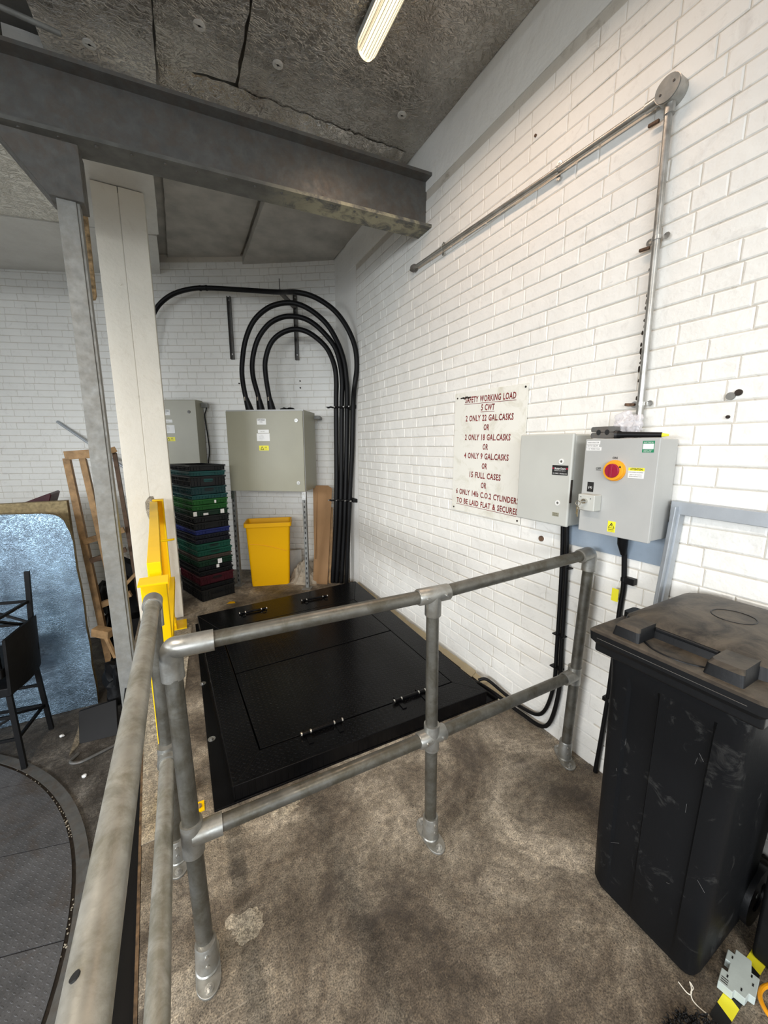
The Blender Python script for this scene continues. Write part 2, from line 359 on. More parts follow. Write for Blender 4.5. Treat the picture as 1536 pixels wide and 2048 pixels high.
# ------------------------------------------------ setting: walls of painted brick
BH, JO, JV = .0722, .0053, .0030
def brick_mesh(L, seed, sx=.0036):
    rnd = random.Random(seed); tl = rnd.uniform(-.0006, .0006); c = .0050; d = sx; j = lambda: rnd.uniform(-.0018, .0018)
    o_ = [(0, 0), (L, 0), (L, BH), (0, BH)]; i_ = [(c, c), (L - c, c), (L - c, BH - c), (c, BH - c)]
    vs = [(x + j(), 0.004, z + j()) for x, z in o_] + [(x, -d * .25, z) for x, z in o_] + [(x + j(), -d + tl * (x / L - .5) + rnd.uniform(-.00025, .00025), z + j()) for x, z in i_]
    fs = [(8, 9, 10, 11)]
    for k in range(4):
        k2 = (k + 1) % 4; fs += [(k, k2, 4 + k2, 4 + k), (4 + k, 4 + k2, 8 + k2, 8 + k)]
    return vs, fs
BM = {}
for kind, L in (('s', .2215), ('h', .1090)):
    for q in range(6):
        vs, fs = brick_mesh(L, q + (50 if kind == 'h' else 0))
        me = bpy.data.meshes.new('brick'); me.from_pydata(vs, [], fs)
        me.polygons.foreach_set('use_smooth', [True] * len(fs)); me.set_sharp_from_angle(angle=R(12)); me.materials.append(M['brick'])
        BM[kind, q] = (me, vs, fs)
def courses(s0, s1, z0, z1, seed):
    rnd = random.Random(seed); out = []; z = z0
    while z < z1 - .05:
        s = s0; first = True
        while s < s1 - .012:
            k = 's' if rnd.random() < .74 else 'h'; L = .2215 if k == 's' else .1090; fx = 1.0
            if first: fx = rnd.uniform(.35, 1.0) if k == 's' else 1.0; first = False
            if s + L * fx > s1 - .03: fx = (s1 - s) / L
            out.append((s, z + rnd.uniform(-.0012, .0012), k, rnd.randrange(6), fx)); s += L * fx + JV
        z += BH + JO
    return out
def lay(wall, items, frame, score, nmax=300):
    items = sorted(items, key=lambda it: -score(it)); rest = MB()
    rnd = random.Random(3)
    for n_, (s, z, k, q, fx) in enumerate(items):
        T = frame(s, z, (.2215 if k == 's' else .1090) * fx) @ Matrix.Rotation(rnd.uniform(-.004, .004), 4, 'Y') @ Matrix.Translation((0, rnd.uniform(-.0012, .0010), 0)) @ Matrix.Diagonal((fx, 1, 1, 1))
        me, vs, fs = BM[k, q]
        if n_ < nmax:
            o = bpy.data.objects.new('brick', me); COL.objects.link(o); o.parent = wall; o.matrix_local = WM(wall).inverted() @ T
        else: rest.add([T @ V(p) for p in vs], fs, True)
    if rest.v:
        r = rest.build('brickwork', M['brick'], wall, fix=False); r['kind'] = 'stuff'; r.data.set_sharp_from_angle(angle=R(12))
# right wall, face towards -x
wr = struct(bx((W + .002, -3.0, -.0), (W + .22, 3.86, 3.5)).build('wall_right', M['mortar']))
def fr(s, z, L):  # s runs along -y from y=3.85, brick local x -> -y ; local -y -> -x
    return Matrix(((0, 1, 0, W + .002), (-1, 0, 0, 3.85 - s), (0, 0, 1, z), (0, 0, 0, 1)))
its = courses(0, 5.4, .002, 3.46, 1)
def score_r(it):
    y = 3.85 - it[0] - .1; z = it[1]
    d = math.dist((W, y, z), (0, 0, 1.62))
    return -d if (-.1 < y < 3.8) else -99
lay(wr, its, fr, score_r)
struct(bx((W - .006, -3.0, 3.462), (W + .22, 4.1, CEIL)).build('trim_1', M['plaster'], bev=.004))
struct(bx((W + .004, 3.85, 0), (W + .22, 4.75, CEIL)).build('trim_2', M['plaster']))
# curved back wall
arc = []; P = V((1.79, 4.44, 0)); be = R(36.0)
S_MAX = 8.0; ds = .05
for i in range(int(S_MAX / ds) + 1):
    arc.append((P.copy(), be)); P = P + V((-math.cos(be), math.sin(be), 0)) * ds; be -= ds / 14
def wall_at(s, z=0, off=0):
    i = min(int(s / ds), len(arc) - 2); f = s / ds - i
    p = arc[i][0].lerp(arc[i + 1][0], f); b_ = arc[i][1]; n_ = V((-math.sin(b_), -math.cos(b_), 0))   # towards the room
    return p + n_ * off + V((0, 0, z)), n_, V((math.cos(b_), -math.sin(b_), 0)), b_
mb = MB()
for i in range(0, len(arc) - 4, 4):
    a, b_ = arc[i][0], arc[min(i + 4, len(arc) - 1)][0]; n_ = V((math.sin(arc[i][1]), math.cos(arc[i][1]), 0)) * .2
    mb.prism([a + V((0, 0, LOW)), b_ + V((0, 0, LOW)), b_ + V((0, 0, CEIL)), a + V((0, 0, CEIL))], n_)
wb = struct(mb.build('wall_back', M['mortar']))
def fb(s, z, L):
    p, n_, e_, b_ = wall_at(s + L / 2, z); p = p - e_ * L / 2; p.z = z
    return Matrix(((e_.x, -n_.x, 0, p.x), (e_.y, -n_.y, 0, p.y), (0, 0, 1, z), (0, 0, 0, 1)))
its = courses(0, 6.6, LOW + .003, 3.82, 2)
def score_b(it):
    s, z = it[0], it[1]
    vis = (.05 < s < 1.95 and 2.0 < z < 3.8) or (.05 < s < .45 and z > .3)
    return (0 if vis else -50) - s - (0 if z > 1 else 1)
lay(wb, its, fb, score_b)
# far side walls, rear wall with the vehicle doorway (behind the camera), ceiling, floors
struct(MB().box((-6.6, 2.2, LOW), (-6.4, 8.2, 2.95)).box((-6.6, -3.2, 2.95), (-6.4, 8.2, CEIL)).build('wall_left', M['plaster']))
struct(bx((-6.6, 7.9, LOW), (-4.6, 8.1, CEIL)).build('trim_3', M['plaster']))
mb = MB().box((-6.6, -3.2, 2.95), (W + .2, -3.0, CEIL)); mb.box((1.0, -3.2, LOW), (W + .2, -3.0, 2.95)); mb.box((-6.6, -3.2, LOW), (-6.45, -3.0, 2.95))
struct(mb.build('wall_rear', M['plaster']))
ceil = struct(bx((-6.6, -3.2, CEIL), (W + .22, 8.2, CEIL + .1)).build('ceiling', M['foil_back']))
def edge(y): return -.178 - .054 * y
def slab_edge(y): return edge(y) if y < 3.4 else -.46
mb = MB(); pl = [(edge(-3.0), -3.0), (W + .1, -3.0), (W + .1, 4.5), (1.2, 5.0), (.2, 5.6), (-.46, 5.9), (-.46, 3.6), (edge(3.4), 3.4)]
mb.prism([(x, y, 0) for x, y in pl], (0, 0, -.25)); fl = struct(mb.build('floor', M['floor']))
mb = MB().prism([(edge(-3) + .02, -3, -.25), (edge(3.4) + .02, 3.4, -.25), (-.44, 3.6, -.25), (-.44, 5.9, -.25), (-.2, 5.9, -.25), (.1, -3, -.25)], (0, 0, LOW + .25 + .001))
struct(mb.build('trim_4', M['curb']))
struct(bx((-13, -10, LOW - .1), (.3, 8.1, LOW)).build('floor_lower', M['lowfloor']))
# cream strip along the platform edge and its rusty steel angle
mb = MB().prism([(edge(1.62), 1.62, .001), (-.165, 1.62, .001), (-.02, 3.7, .001), (-.10, 3.9, .001), (edge(3.4), 3.4, .001)], (0, 0, .002))
struct(mb.build('trim_5', M['curb']))
mb = MB(); mb.bar((edge(-3) - .004, -3, -.03), (edge(3.4) - .004, 3.4, -.03), .012, .06)
struct(mb.build('trim_6', M['rustdark']))
mb = MB(); mb.bar((edge(-3) - .068, -3, -.07), (edge(3.4) - .068, 3.4, -.07), .115, .06); struct(mb.build('trim_7', M['blackpaint']))
mb = MB(); rnd = random.Random(4); y = 1.5
while y < 3.85:
    h = rnd.uniform(.018, .032); mb.prism([(W + .004, y, 0), (W - .045 - rnd.uniform(0, .012), y, 0), (W + .004, y, h * 1.6)], (0, .12, 0)); y += .12
struct(mb.build('baseboard_right', M['render']))
mb = MB(); rnd = random.Random(61); n_c = 60; vs = []      # thick old paint bridging the joints low on the wall
for k in range(n_c + 1):
    y = 1.0 + 2.85 * k / n_c; vs += [(W - .0001, y, 0), (W - .0001, y, .30 + .16 * math.sin(k * .21 + 1) + rnd.uniform(-.03, .03) + .10 * (y > 2.2))]
mb.add(vs, [(2 * k, 2 * k + 1, 2 * k + 3, 2 * k + 2) for k in range(n_c)]); mb.build('paint_coat', M['plaster'], wr)
for p, q, sd in (((.075, 1.135), (.055, .045), 3), ((.62, 1.66), (.09, .04), 6), ((.30, 1.50), (.06, .03), 9)):
    MB().blob((p[0], p[1], .0), (q[0], q[1], .0016), sd, 3, .8).build('cement_splash', M['curb'], fl)
# small wall fixings and holes, parts of the right wall
for (y, z, r_, mt) in ((1.39, 1.118, .016, 'rawhole'), (.62, 1.81, .011, 'grime_shade'), (.64, 1.728, .006, 'grime_shade'), (1.6, 3.2, .007, 'rawhole'), (.55, 2.17, .005, 'rawhole')):
    mb = MB().tube([(W - .008, y, z), (W + .01, y, z)], r_, 12); o = mb.build('wall_hole', M[mt], wr)
mb = MB().tube([(W - .012, .64, 1.80), (W + .01, .64, 1.80)], .013, 16); mb.build('wall_cap', M['galv'], wr)

# ------------------------------------------------ ceiling boards
def board(poly, z, th, mat, jag=0, seed=0):
    rnd = random.Random(seed); pts = []
    for i, p in enumerate(poly):
        q = poly[(i + 1) % len(poly)]; n_ = max(1, int(math.dist(p, q) / .07)) if jag else 1
        for k in range(n_):
            f = k / n_; pts.append((p[0] + (q[0] - p[0]) * f + rnd.uniform(-jag, jag), p[1] + (q[1] - p[1]) * f + rnd.uniform(-jag, jag), z + rnd.uniform(-jag, jag) * .3))
    return MB().prism(pts, (0, 0, th)).build('insulation_board', M[mat], ceil)
b1 = board([(-.46, -1.0), (.055, -1.0), (.055, 3.06), (-.46, 3.12)], 3.70, .05, 'foil_ceiling', .004, 1)
b2 = board([(.07, -1.0), (.50, -1.0), (.48, 2.77), (.07, 2.84)], 3.775, .03, 'foil_ceiling', .007, 2)
b3 = board([(.50, -1.0), (1.742, -1.0), (1.742, 3.3), (.50, 3.3)], 3.79, .05, 'foil_ceiling', .003, 3)
board([(-1.9, -1.0), (-.62, -1.0), (-.62, 2.9), (-1.9, 2.9)], 3.80, .04, 'foil_back', 0, 4)
board([(-3.4, -1.0), (-1.93, -1.0), (-1.93, 2.9), (-3.4, 2.9)], 3.79, .04, 'foil_ceiling', 0, 5)
board([(.07, 3.3), (.82, 3.3), (.82, 5.25), (.07, 5.6)], 3.83, .02, 'foil_back', .003, 6)
board([(.84, 3.3), (1.742, 3.3), (1.742, 4.5), (.84, 5.1)], 3.745, .08, 'foil_back', .003, 7)
board([(-.62, 2.95), (.0, 2.95), (.0, 4.60), (-.62, 4.87)], 3.65, .10, 'foil_grey', .003, 8)
board([(-2.6, 2.95), (-.635, 2.95), (-.635, 4.87), (-2.6, 5.2)], 3.655, .10, 'foil_crinkle', .003, 9)
board([(-2.6, 5.215), (-.02, 4.63), (-.02, 5.66), (-2.6, 6.62)], 3.645, .10, 'foil_grey', .003, 10)
# crumpled foil strip hanging along the beam
mb = MB(); rnd = random.Random(9); cols = 46; rows = 7; vs = []
for i in range(cols + 1):
    for j in range(rows + 1):
        x = .08 + 1.6 * i / cols; y = 2.83 - .07 * (i / cols) + .30 * j / rows + .004 * math.sin(i * 1.7) * (j == 0)
        zz = 3.784 - .035 * (j / rows) ** .6 + rnd.uniform(-.016, .016) * (j > 0)
        vs.append((x + rnd.uniform(-.008, .008), y + rnd.uniform(-.01, .01), zz))
mb.add(vs, [(i * (rows + 1) + j, (i + 1) * (rows + 1) + j, (i + 1) * (rows + 1) + j + 1, i * (rows + 1) + j + 1) for i in range(cols) for j in range(rows)])
mb.build('torn_foil_strip', M['foil_ceiling'], ceil)
WASH = ((-.241, 2.804, b1, 3.70), (.27, 2.52, b2, 3.775), (.68, 2.55, b3, 3.79), (1.48, 2.50, b3, 3.79), (-.2, 1.2, b1, 3.70), (.95, 1.2, b3, 3.79))
def washer(par, x, y, z, r_=.030):
    mb = MB().tube([(x, y, z), (x, y, z - .004), (x, y, z - .006), (x, y, z - .006), (x, y, z - .001)], r_, 20, True, [r_, r_, r_ * .85, r_ * .22, r_ * .2])
    w_ = mb.build('fixing_washer', M['foil_grey'], par); MB().tube([(x, y, z - .0062), (x, y, z - .0068)], .006, 10).build('screw', M['grime_shade'], w_) if 0 else None
for x, y, par, z in WASH:
    washer(par, x, y, z)
mb = MB().tube([(-1.6, 2.72, 3.70), (-.35, 2.76, 3.66)], .012, 12); tag(mb.build('ceiling_pipe', M['galv']), 'thin grey pipe under the ceiling at the top left corner above the steel beam', 'pipe')

# ------------------------------------------------ steel I-beam with haunch over the galvanised post
bt = thing('steel_beam', 'long grey steel I-beam crossing under the foil ceiling into the brick wall', 'beam', (1.75, 2.6, 3.2))
bd = V((-.995, .096, 0)); bn = V((.096, .995, 0)); st_ = V((1.80, 2.60, 0))
def bbox(o0, o1, z0, z1, L=6.2):
    a = st_ + bn * o0; c = st_ + bn * o1
    return MB().prism([a + V((0, 0, z0)), c + V((0, 0, z0)), c + V((0, 0, z1)), a + V((0, 0, z1))], bd * L)
bbox(-.085, .085, 3.195, 3.215).build('bottom_flange', M['beamflange'], bt)
bbox(-.085, .085, 3.525, 3.545).build('top_flange', M['beam'], bt)
bbox(-.008, .008, 3.21, 3.53).build('web', M['beam'], bt)
mb = MB()
for k in range(26):
    p = st_ + bd * (.3 + k * .16) + bn * (-.05); mb.tube([p + V((0, 0, 3.195)), p + V((0, 0, 3.190))], .008, 8)
mb.build('bolt_row', M['beam'], bt)['kind'] = 'stuff'
mb = MB().prism([(-.70, 2.80, 3.20), (-.34, 2.78, 3.20), (-.36, 2.95, 3.00), (-.52, 2.95, 3.00)], (0, .16, 0)); mb.build('haunch_bracket', M['beam'], bt, .004)
gp = thing('galvanised_post', 'galvanised grey steel post standing left of the white column under the beam', 'post', (-.445, 3.0, LOW))
mb = MB().box((-.492, 2.965, LOW), (-.402, 2.985, 3.02)); mb.box((-.492, 2.985, LOW), (-.480, 3.06, 3.02)); mb.box((-.414, 2.985, LOW), (-.402, 3.06, 3.02)); mb.build('channel', M['galv'], gp, .003)
bx((-.402, 2.975, LOW), (-.388, 3.05, 3.02)).build('side_strip', M['galv'], gp, .002)
mb = MB().box((-.55, 2.9, LOW), (-.33, 3.12, LOW + .012)); mb.build('base_plate', M['galv'], gp)
mb = MB().prism([(-.425, 3.24, 3.64), (-.385, 3.24, 3.64), (-.392, 3.24, 2.60), (-.402, 3.24, 2.575), (-.425, 3.24, 2.57), (-.432, 3.24, 2.65)], (0, .03, 0)); mb.box((-.445, 3.24, 2.62), (-.43, 3.27, 3.64))
tag(mb.build('rusty_hanger', M['rust'], bev=.003), 'rusty brown steel strip hanging beside the top of the galvanised post', 'strip')
# white boxed column
ct = thing('white_column', 'white painted boxed column with a centre joint between gate and crates', 'column', (-.26, 4.0, 0))
mb = MB().box((-.435, 3.95, 0), (-.262, 4.28, 3.645)); mb.build('casing_board', M['cream'], ct, .004)
mb = MB().box((-.2575, 3.947, 0), (-.084, 4.28, 3.645)); mb.build('casing_board', M['cream'], ct, .004)
bx((-.264, 3.953, 0), (-.256, 4.2, 3.6)).build('joint_filler', M['mortar'], ct)
for x, z in ((-.31, 2.93), (-.19, 2.55), (-.12, 2.1)): MB().tube([(x, 3.951, z), (x, 3.944, z)], .012, 12).build('screw_cap', M['cream'], ct)
MB().blob((-.26, 3.946, 1.08), (.045, .006, .11), 3, 2, .25).build('old_plaster_patch', M['curb'], ct)

# ------------------------------------------------ tube guard rails
PR = .0245
def flange(par, x, y, ang, hh=.105):
    mb = MB().tube([(x, y, 0), (x, y, .012), (x, y, .016), (x, y, hh - .006), (x, y, hh)], 0, 28, True, [.036, .036, .033, .0315, .029]); f = mb.build('floor_flange', M['fitting'], par)
    c, s_ = math.cos(ang), math.sin(ang); pts = []
    for k in range(36):
        a = 2 * math.pi * k / 36; px, py = math.cos(a), math.sin(a)
        lx = px * .048 + (.035 if px > 0 else -.035); ly = py * .036
        pts.append((x + lx * c - ly * s_, y + lx * s_ + ly * c, 0))
    MB().prism(pts, (0, 0, .009)).build('foot_plate', M['fitting'], f, .002)
    for sg in (-1, 1):
        q = V((x + sg * .062 * c, y + sg * .062 * s_, .009)); MB().tube([q, q + V((0, 0, .004))], .013, 16).tube([q, q + V((0, 0, .014))], .007, 6).build('anchor_bolt', M['zinc'], f)
    for z_ in (.05, .085): MB().tube([(x - c * .028, y - s_ * .028, z_), (x - c * .036, y - s_ * .036, z_)], .006, 10).build('grub_screw', M['zinc'], f)
def elbow(par, pts, r_=.0315):
    return MB().tube(smooth_path(pts, 8), r_, 28, True).build('elbow_fitting', M['fitting'], par)
cg = thing('guard_rail', 'tubular steel guard rail of two bars on three posts crossing in front of black hatch', 'railing', (.8, 1.09, 0))
pL0, pL1 = V((-.048, 1.085, 0)), V((-.067, 1.185, 1.035)); pM0, pM1 = V((.807, 1.087, 0)), V((.807, 1.108, 1.071)); pR0, pR1 = V((1.669, 1.086, 0)), V((1.669, 1.053, 1.105))
def tubeobj(par, a, b, name='tube', mat='pipe', r_=PR): return MB().tube([a, b], r_, 28).build(name, M[mat], par)
for a, b_ in ((pL0, pL1), (pM0, pM1), (pR0, pR1)): tubeobj(cg, a, b_ - V((0, 0, .01)), 'post')
for p in (pL0, pM0, pR0): flange(cg, p.x, p.y, R(90) if p is not pR0 else R(60))
topL, topM, topR = V((-.067, 1.172, 1.052)), V((.807, 1.105, 1.071)), V((1.669, 1.053, 1.130))
tubeobj(cg, topL + V((.06, 0, 0)), topM, 'top_rail'); tubeobj(cg, topM, topR - V((.05, 0, .004)), 'top_rail')
lowL, lowM, lowR = pL0.lerp(pL1, .43), V((.807, 1.095, .473)), V((1.669, 1.075, .490))
lowL.z = .455
tubeobj(cg, lowL, lowM, 'mid_rail'); tubeobj(cg, lowM, lowR, 'mid_rail')
elbow(cg, [pL1 - V((0, 0, .085)), pL1 - V((0, 0, .03)), V((-.061, 1.180, 1.044)), topL + V((.035, -.003, 0)), topL + V((.115, -.008, .001))])
elbow(cg, [pR1 - V((0, 0, .06)), pR1 - V((0, 0, .015)), topR - V((.008, 0, .004)), topR - V((.04, 0, .003)), topR - V((.075, 0, .006))])
def tee(par, c, ax, hx, dn, hd):
    c, ax, dn = V(c), V(ax).normalized(), V(dn).normalized()
    t_ = MB().tube([c - ax * hx, c - ax * (hx - .004), c + ax * (hx - .004), c + ax * hx], 0, 28, True, [.029, .0315, .0315, .029]).tube([c, c + dn * (hd - .004), c + dn * hd], 0, 28, True, [.0315, .0315, .029]).build('tee_fitting', M['fitting'], par)
    for sg in (-.6, .6):
        q = c + ax * hx * sg; e_ = V((0, -1, 0)) if abs(ax.y) < .5 else V((-1, 0, 0)); MB().tube([q + e_ * .029, q + e_ * .036], .006, 10).build('grub_screw', M['zinc'], t_)
tee(cg, topM, topM - topL, .068, (0, 0, -1), .085)
tee(cg, lowM, lowM - lowL, .062, (0, 0, -1), .05); MB().tube([lowM + V((0, 0, -.055)), lowM + V((0, 0, .055))], .0312, 28).build('cross_fitting', M['fitting'], cg)
MB().tube([lowL + V((0, .0, -.06)), lowL + V((0, .006, .045))], .0315, 28).tube([lowL, lowL + V((.085, -.004, .001))], .0315, 28).build('cross_fitting', M['fitting'], cg)
MB().tube([lowR + V((0, 0, -.045)), lowR + V((0, 0, .045))], .0312, 28).tube([lowR, lowR - V((.075, 0, .002))], .0312, 28).build('cross_fitting', M['fitting'], cg)
# side rail running back past the camera
sg_ = thing('side_rail', 'tubular steel rail running towards the camera along the platform edge', 'railing', (-.128, 1.5, 0))
sx = -.130
tubeobj(sg_, (sx, 1.49, 0), (sx, 1.545, 1.03), 'post'); flange(sg_, sx, 1.49, R(90))
tubeobj(sg_, (sx, 1.56, 1.05), (sx, -1.2, 1.05), 'top_rail', 'pipelit'); tubeobj(sg_, (sx, 1.50, .47), (sx - .004, -1.2, .47), 'mid_rail', 'pipelit')
MB().tube([(sx, 1.535, 1.05), (sx, 1.54, 1.05), (sx, 1.60, 1.05), (sx, 1.606, 1.05)], 0, 28, True, [.029, .0325, .0325, .028]).tube([(sx, 1.57, 1.05), (sx, 1.555, .965)], .0315, 28).build('tee_fitting', M['fitting'], sg_)
MB().tube([(sx, 1.50, .51), (sx, 1.50, .42)], .0315, 28).tube([(sx, 1.52, .47), (sx, 1.445, .47)], .0315, 28).build('cross_fitting', M['fitting'], sg_)
for y in (-1.2,):
    tubeobj(sg_, (sx, y, 0), (sx, y, 1.05), 'post'); flange(sg_, sx, y, R(90))
MB().tube([(sx - .0105, .425, 1.0735), (sx - .0095, .4245, 1.0715)], .0052, 14).build('drilled_hole', M['black'], sg_)

# ------------------------------------------------ yellow gate
yg = thing('yellow_gate', 'bright yellow steel drop gate at the platform edge in front of white column', 'gate', (-.14, 1.8, 0))
bx((-.18, 1.74, 0), (-.088, 1.80, 1.075)).build('post', M['yellow'], yg, .003)
bx((-.186, 1.70, 1.075), (-.080, 1.806, 1.083)).build('post_cap', M['yellow'], yg, .001)
MB().box((-.215, 1.66, 0), (-.075, 1.86, .010)).box((-.0752, 1.665, 0), (-.025, 1.715, .010)).build('base_plate', M['yellow'], yg, .001)
MB().tube([(-.045, 1.685, .01), (-.045, 1.685, .02)], .010, 6).build('anchor_bolt', M['rust'], yg)
mb = MB(); poly = [(1.93, 1.11), (2.70, 1.11), (3.55, 1.165), (3.72, 1.168), (3.72, .98), (1.93, .98)]
mb.prism([(-.166 - .082 * (y - 1.93) / 1.79, y, z) for y, z in poly], (.055, 0, 0)); mb.build('top_bar', M['yellow'], yg, .003)
bx((-.16, 1.8, 1.0), (-.11, 1.95, 1.06)).build('pivot_block', M['yellow'], yg, .003)
mb = MB().prism([(-.222, 3.76, 0), (-.222, 3.82, 0), (-.222, 3.82, 1.17), (-.222, 3.76, 1.17)], (.012, 0, 0)); mb.box((-.225, 3.79, 0), (-.15, 3.80, 1.17)); mb.box((-.162, 3.74, 0), (-.15, 3.80, 1.17)); mb.build('keeper_post', M['yellow'], yg, .002)
bx((-.232, 3.72, 1.17), (-.15, 3.81, 1.178)).build('post_cap', M['yellow'], yg, .001)
bx((-.24, 3.66, 0), (-.06, 3.86, .012)).build('base_plate', M['yellow'], yg, .001)
bx((-.15, 3.66, .012), (-.14, 3.80, .07)).build('gusset', M['yellow'], yg, .001)
MB().tube([(-.19, 3.2, .93), (-.08, 3.2, .935)], .008, 12).build('latch_pin', M['yellow'], yg)
MB().bar((-.14, 1.83, .45), (-.14, 3.74, .45), .04, .06).build('mid_bar', M['yellow'], yg, .003)

# ------------------------------------------------ black tread plate hatch
ht = thing('access_hatch', 'large black tread plate double leaf hatch on the concrete behind guard rail', 'hatch', (.87, 2.7, 0))
mb = MB().prism([(.012, 1.632, 0), (1.745, 1.600, 0), (1.722, 3.90, 0), (.008, 3.70, 0)], (0, 0, .010)); mb.build('base_frame', M['hatchframe'], ht, .002)
ZT = .09; oc = [(.096, 1.638), (1.608, 1.603), (1.690, 3.84), (.030, 3.69)]; ic = [(.243, 1.80), (1.472, 1.783), (1.460, 3.36), (.190, 3.30)]
for k in range(4):
    a, b_, c_, d_ = oc[k], oc[(k + 1) % 4], ic[(k + 1) % 4], ic[k]
    mb = MB().prism([(*a, .01), (*b_, .01), (*c_, .01), (*d_, .01)], (0, 0, ZT - .01 - (.002 if k % 2 else 0))); mb.build('border_panel', M['hatchplate'], ht, .004)
midl = ((ic[0][0] + ic[3][0]) / 2, 2.56); midr = ((ic[1][0] + ic[2][0]) / 2, 2.60)
g_ = .006
for a, b_, c_, d_ in ((ic[0], ic[1], midr, midl), (midl, midr, ic[2], ic[3])):
    mb = MB().prism([(a[0] + g_, a[1] + g_, .06), (b_[0] - g_, b_[1] + g_, .06), (c_[0] - g_, c_[1] - g_, .06), (d_[0] + g_, d_[1] - g_, .06)], (0, 0, ZT - .06)); mb.build('door_leaf', M['hatchplate'], ht, .002)
bx((.2, 1.79, .02), (1.46, 3.4, .058)).build('pit_cover', M['hatchframe'], ht)
for x0, x1, y in ((.46, .69, 1.785), (1.03, 1.25, 1.781), (.38, .62, 3.53), (.97, 1.235, 3.545)):
    h = MB().tube([(x0, y, .104), (x1, y, .104)], .011, 16).build('hinge', M['hatchframe'], ht)
    for xx in (x0 - .006, x0 + .045, x1 - .05, x1 - .002): MB().tube([(xx, y, .104), (xx + .008, y, .104)], .0125, 14).build('hinge_ring', M['steel'], h)
    for xx in (x0 + .02, x1 - .04):
        MB().box((xx, y - .07, ZT), (xx + .025, y + .05, ZT + .006)).build('hinge_strap', M['hatchframe'], h, .001)
for x, y in ((.020, 2.68), (.035, 2.10), (.02, 3.3)):
    MB().tube([(x, y, .010), (x, y, .013)], .020, 18).tube([(x, y, .013), (x, y, .020)], .009, 6).build('anchor_bolt', M['zinc'], ht)
for y in (3.02, 3.06, 3.09):
    MB().bar((1.30, y, ZT + .001), (1.45, y + .003, ZT + .001), .006, .003).build('weld_bead', M['hatchframe'], ht)

# ------------------------------------------------ wall conduit
cd = thing('wall_conduit', 'galvanised conduit run on brick wall with round junction box at its corner', 'conduit', (1.73, .94, 2.9))
CX = 1.722
MB().tube([(CX, .95, 2.925), (CX, 2.70, 2.992)], .0135, 16).build('pipe', M['conduit'], cd)
MB().tube([(CX, .945, 2.89), (CX, .928, 1.66)], .0135, 16).build('pipe', M['conduit'], cd)
jb = MB().tube([(W - .002, .943, 2.925), (1.695, .943, 2.925)], .044, 32).tube([(CX, .95, 2.925), (CX, 1.03, 2.928)], .018, 16).tube([(CX, .943, 2.93), (CX, .942, 2.85)], .018, 16).build('junction_box', M['conduit'], cd)
MB().tube([(1.695, .943, 2.925), (1.6915, .943, 2.925)], .042, 32).build('lid', M['galv'], jb)
for dy in (-.022, .022): MB().tube([(1.6915, .943 + dy, 2.925 - dy * .4), (1.6895, .943 + dy, 2.925 - dy * .4)], .004, 10).build('lid_screw', M['black'], jb)
MB().tube([(CX, 2.69, 2.992), (CX, 2.70, 2.992), (CX, 2.725, 2.993)], 0, 20, True, [.022, .026, .026]).tube([(CX, 2.725, 2.993), (CX, 2.75, 2.994)], .014, 8).build('end_bush', M['beam'], cd)
def saddle(y, z, vert):
    ax = V((0, 0, 1)) if vert else V((0, 1, .038)).normalized(); sd = V((0, 1, 0)) if vert else V((0, 0, 1)); c = V((CX, y, z))
    mb = MB().ring(c - ax * .007, c + ax * .007, .0165, .0136, 20); mb.add([], [])
    s_ = mb.build('saddle_clip', M['zinc'], cd); q = c + sd * .030 + V((.012, 0, 0)); q2 = c - sd * .030 + V((.012, 0, 0))
    MB().ring(q - V((.002, 0, 0)), q + V((.002, 0, 0)), .014, .006, 16).tube([q2 - V((.002, 0, 0)), q2 + V((.002, 0, 0))], .012, 12).build('clip_ear', M['zinc'], s_)
for y, z in ((1.43, 2.942), (2.35, 2.979)): saddle(y, z, False)
for y, z in ((.938, 2.43), (.930, 1.80)): saddle(y, z, True)
for y, z in ((.985, 2.41), (.978, 1.80), (1.0, 2.86)):
    MB().bar((W - .02, y - .02, z), (W - .02, y + .02, z + .004), .012, .012).build('timber_plug', M['rawhole'], cd, .003)
mb = MB(); rnd = random.Random(12)
for k in range(46):
    z = 2.86 - k * .024
    if rnd.random() < .72: mb.blob((W - .004, .963 + rnd.uniform(-.004, .004), z), (.004, .004, rnd.uniform(.006, .016)), k, 1, .4)
mb.build('paint_gap_dirt', M['grime_shade'], wr)['kind'] = 'stuff'

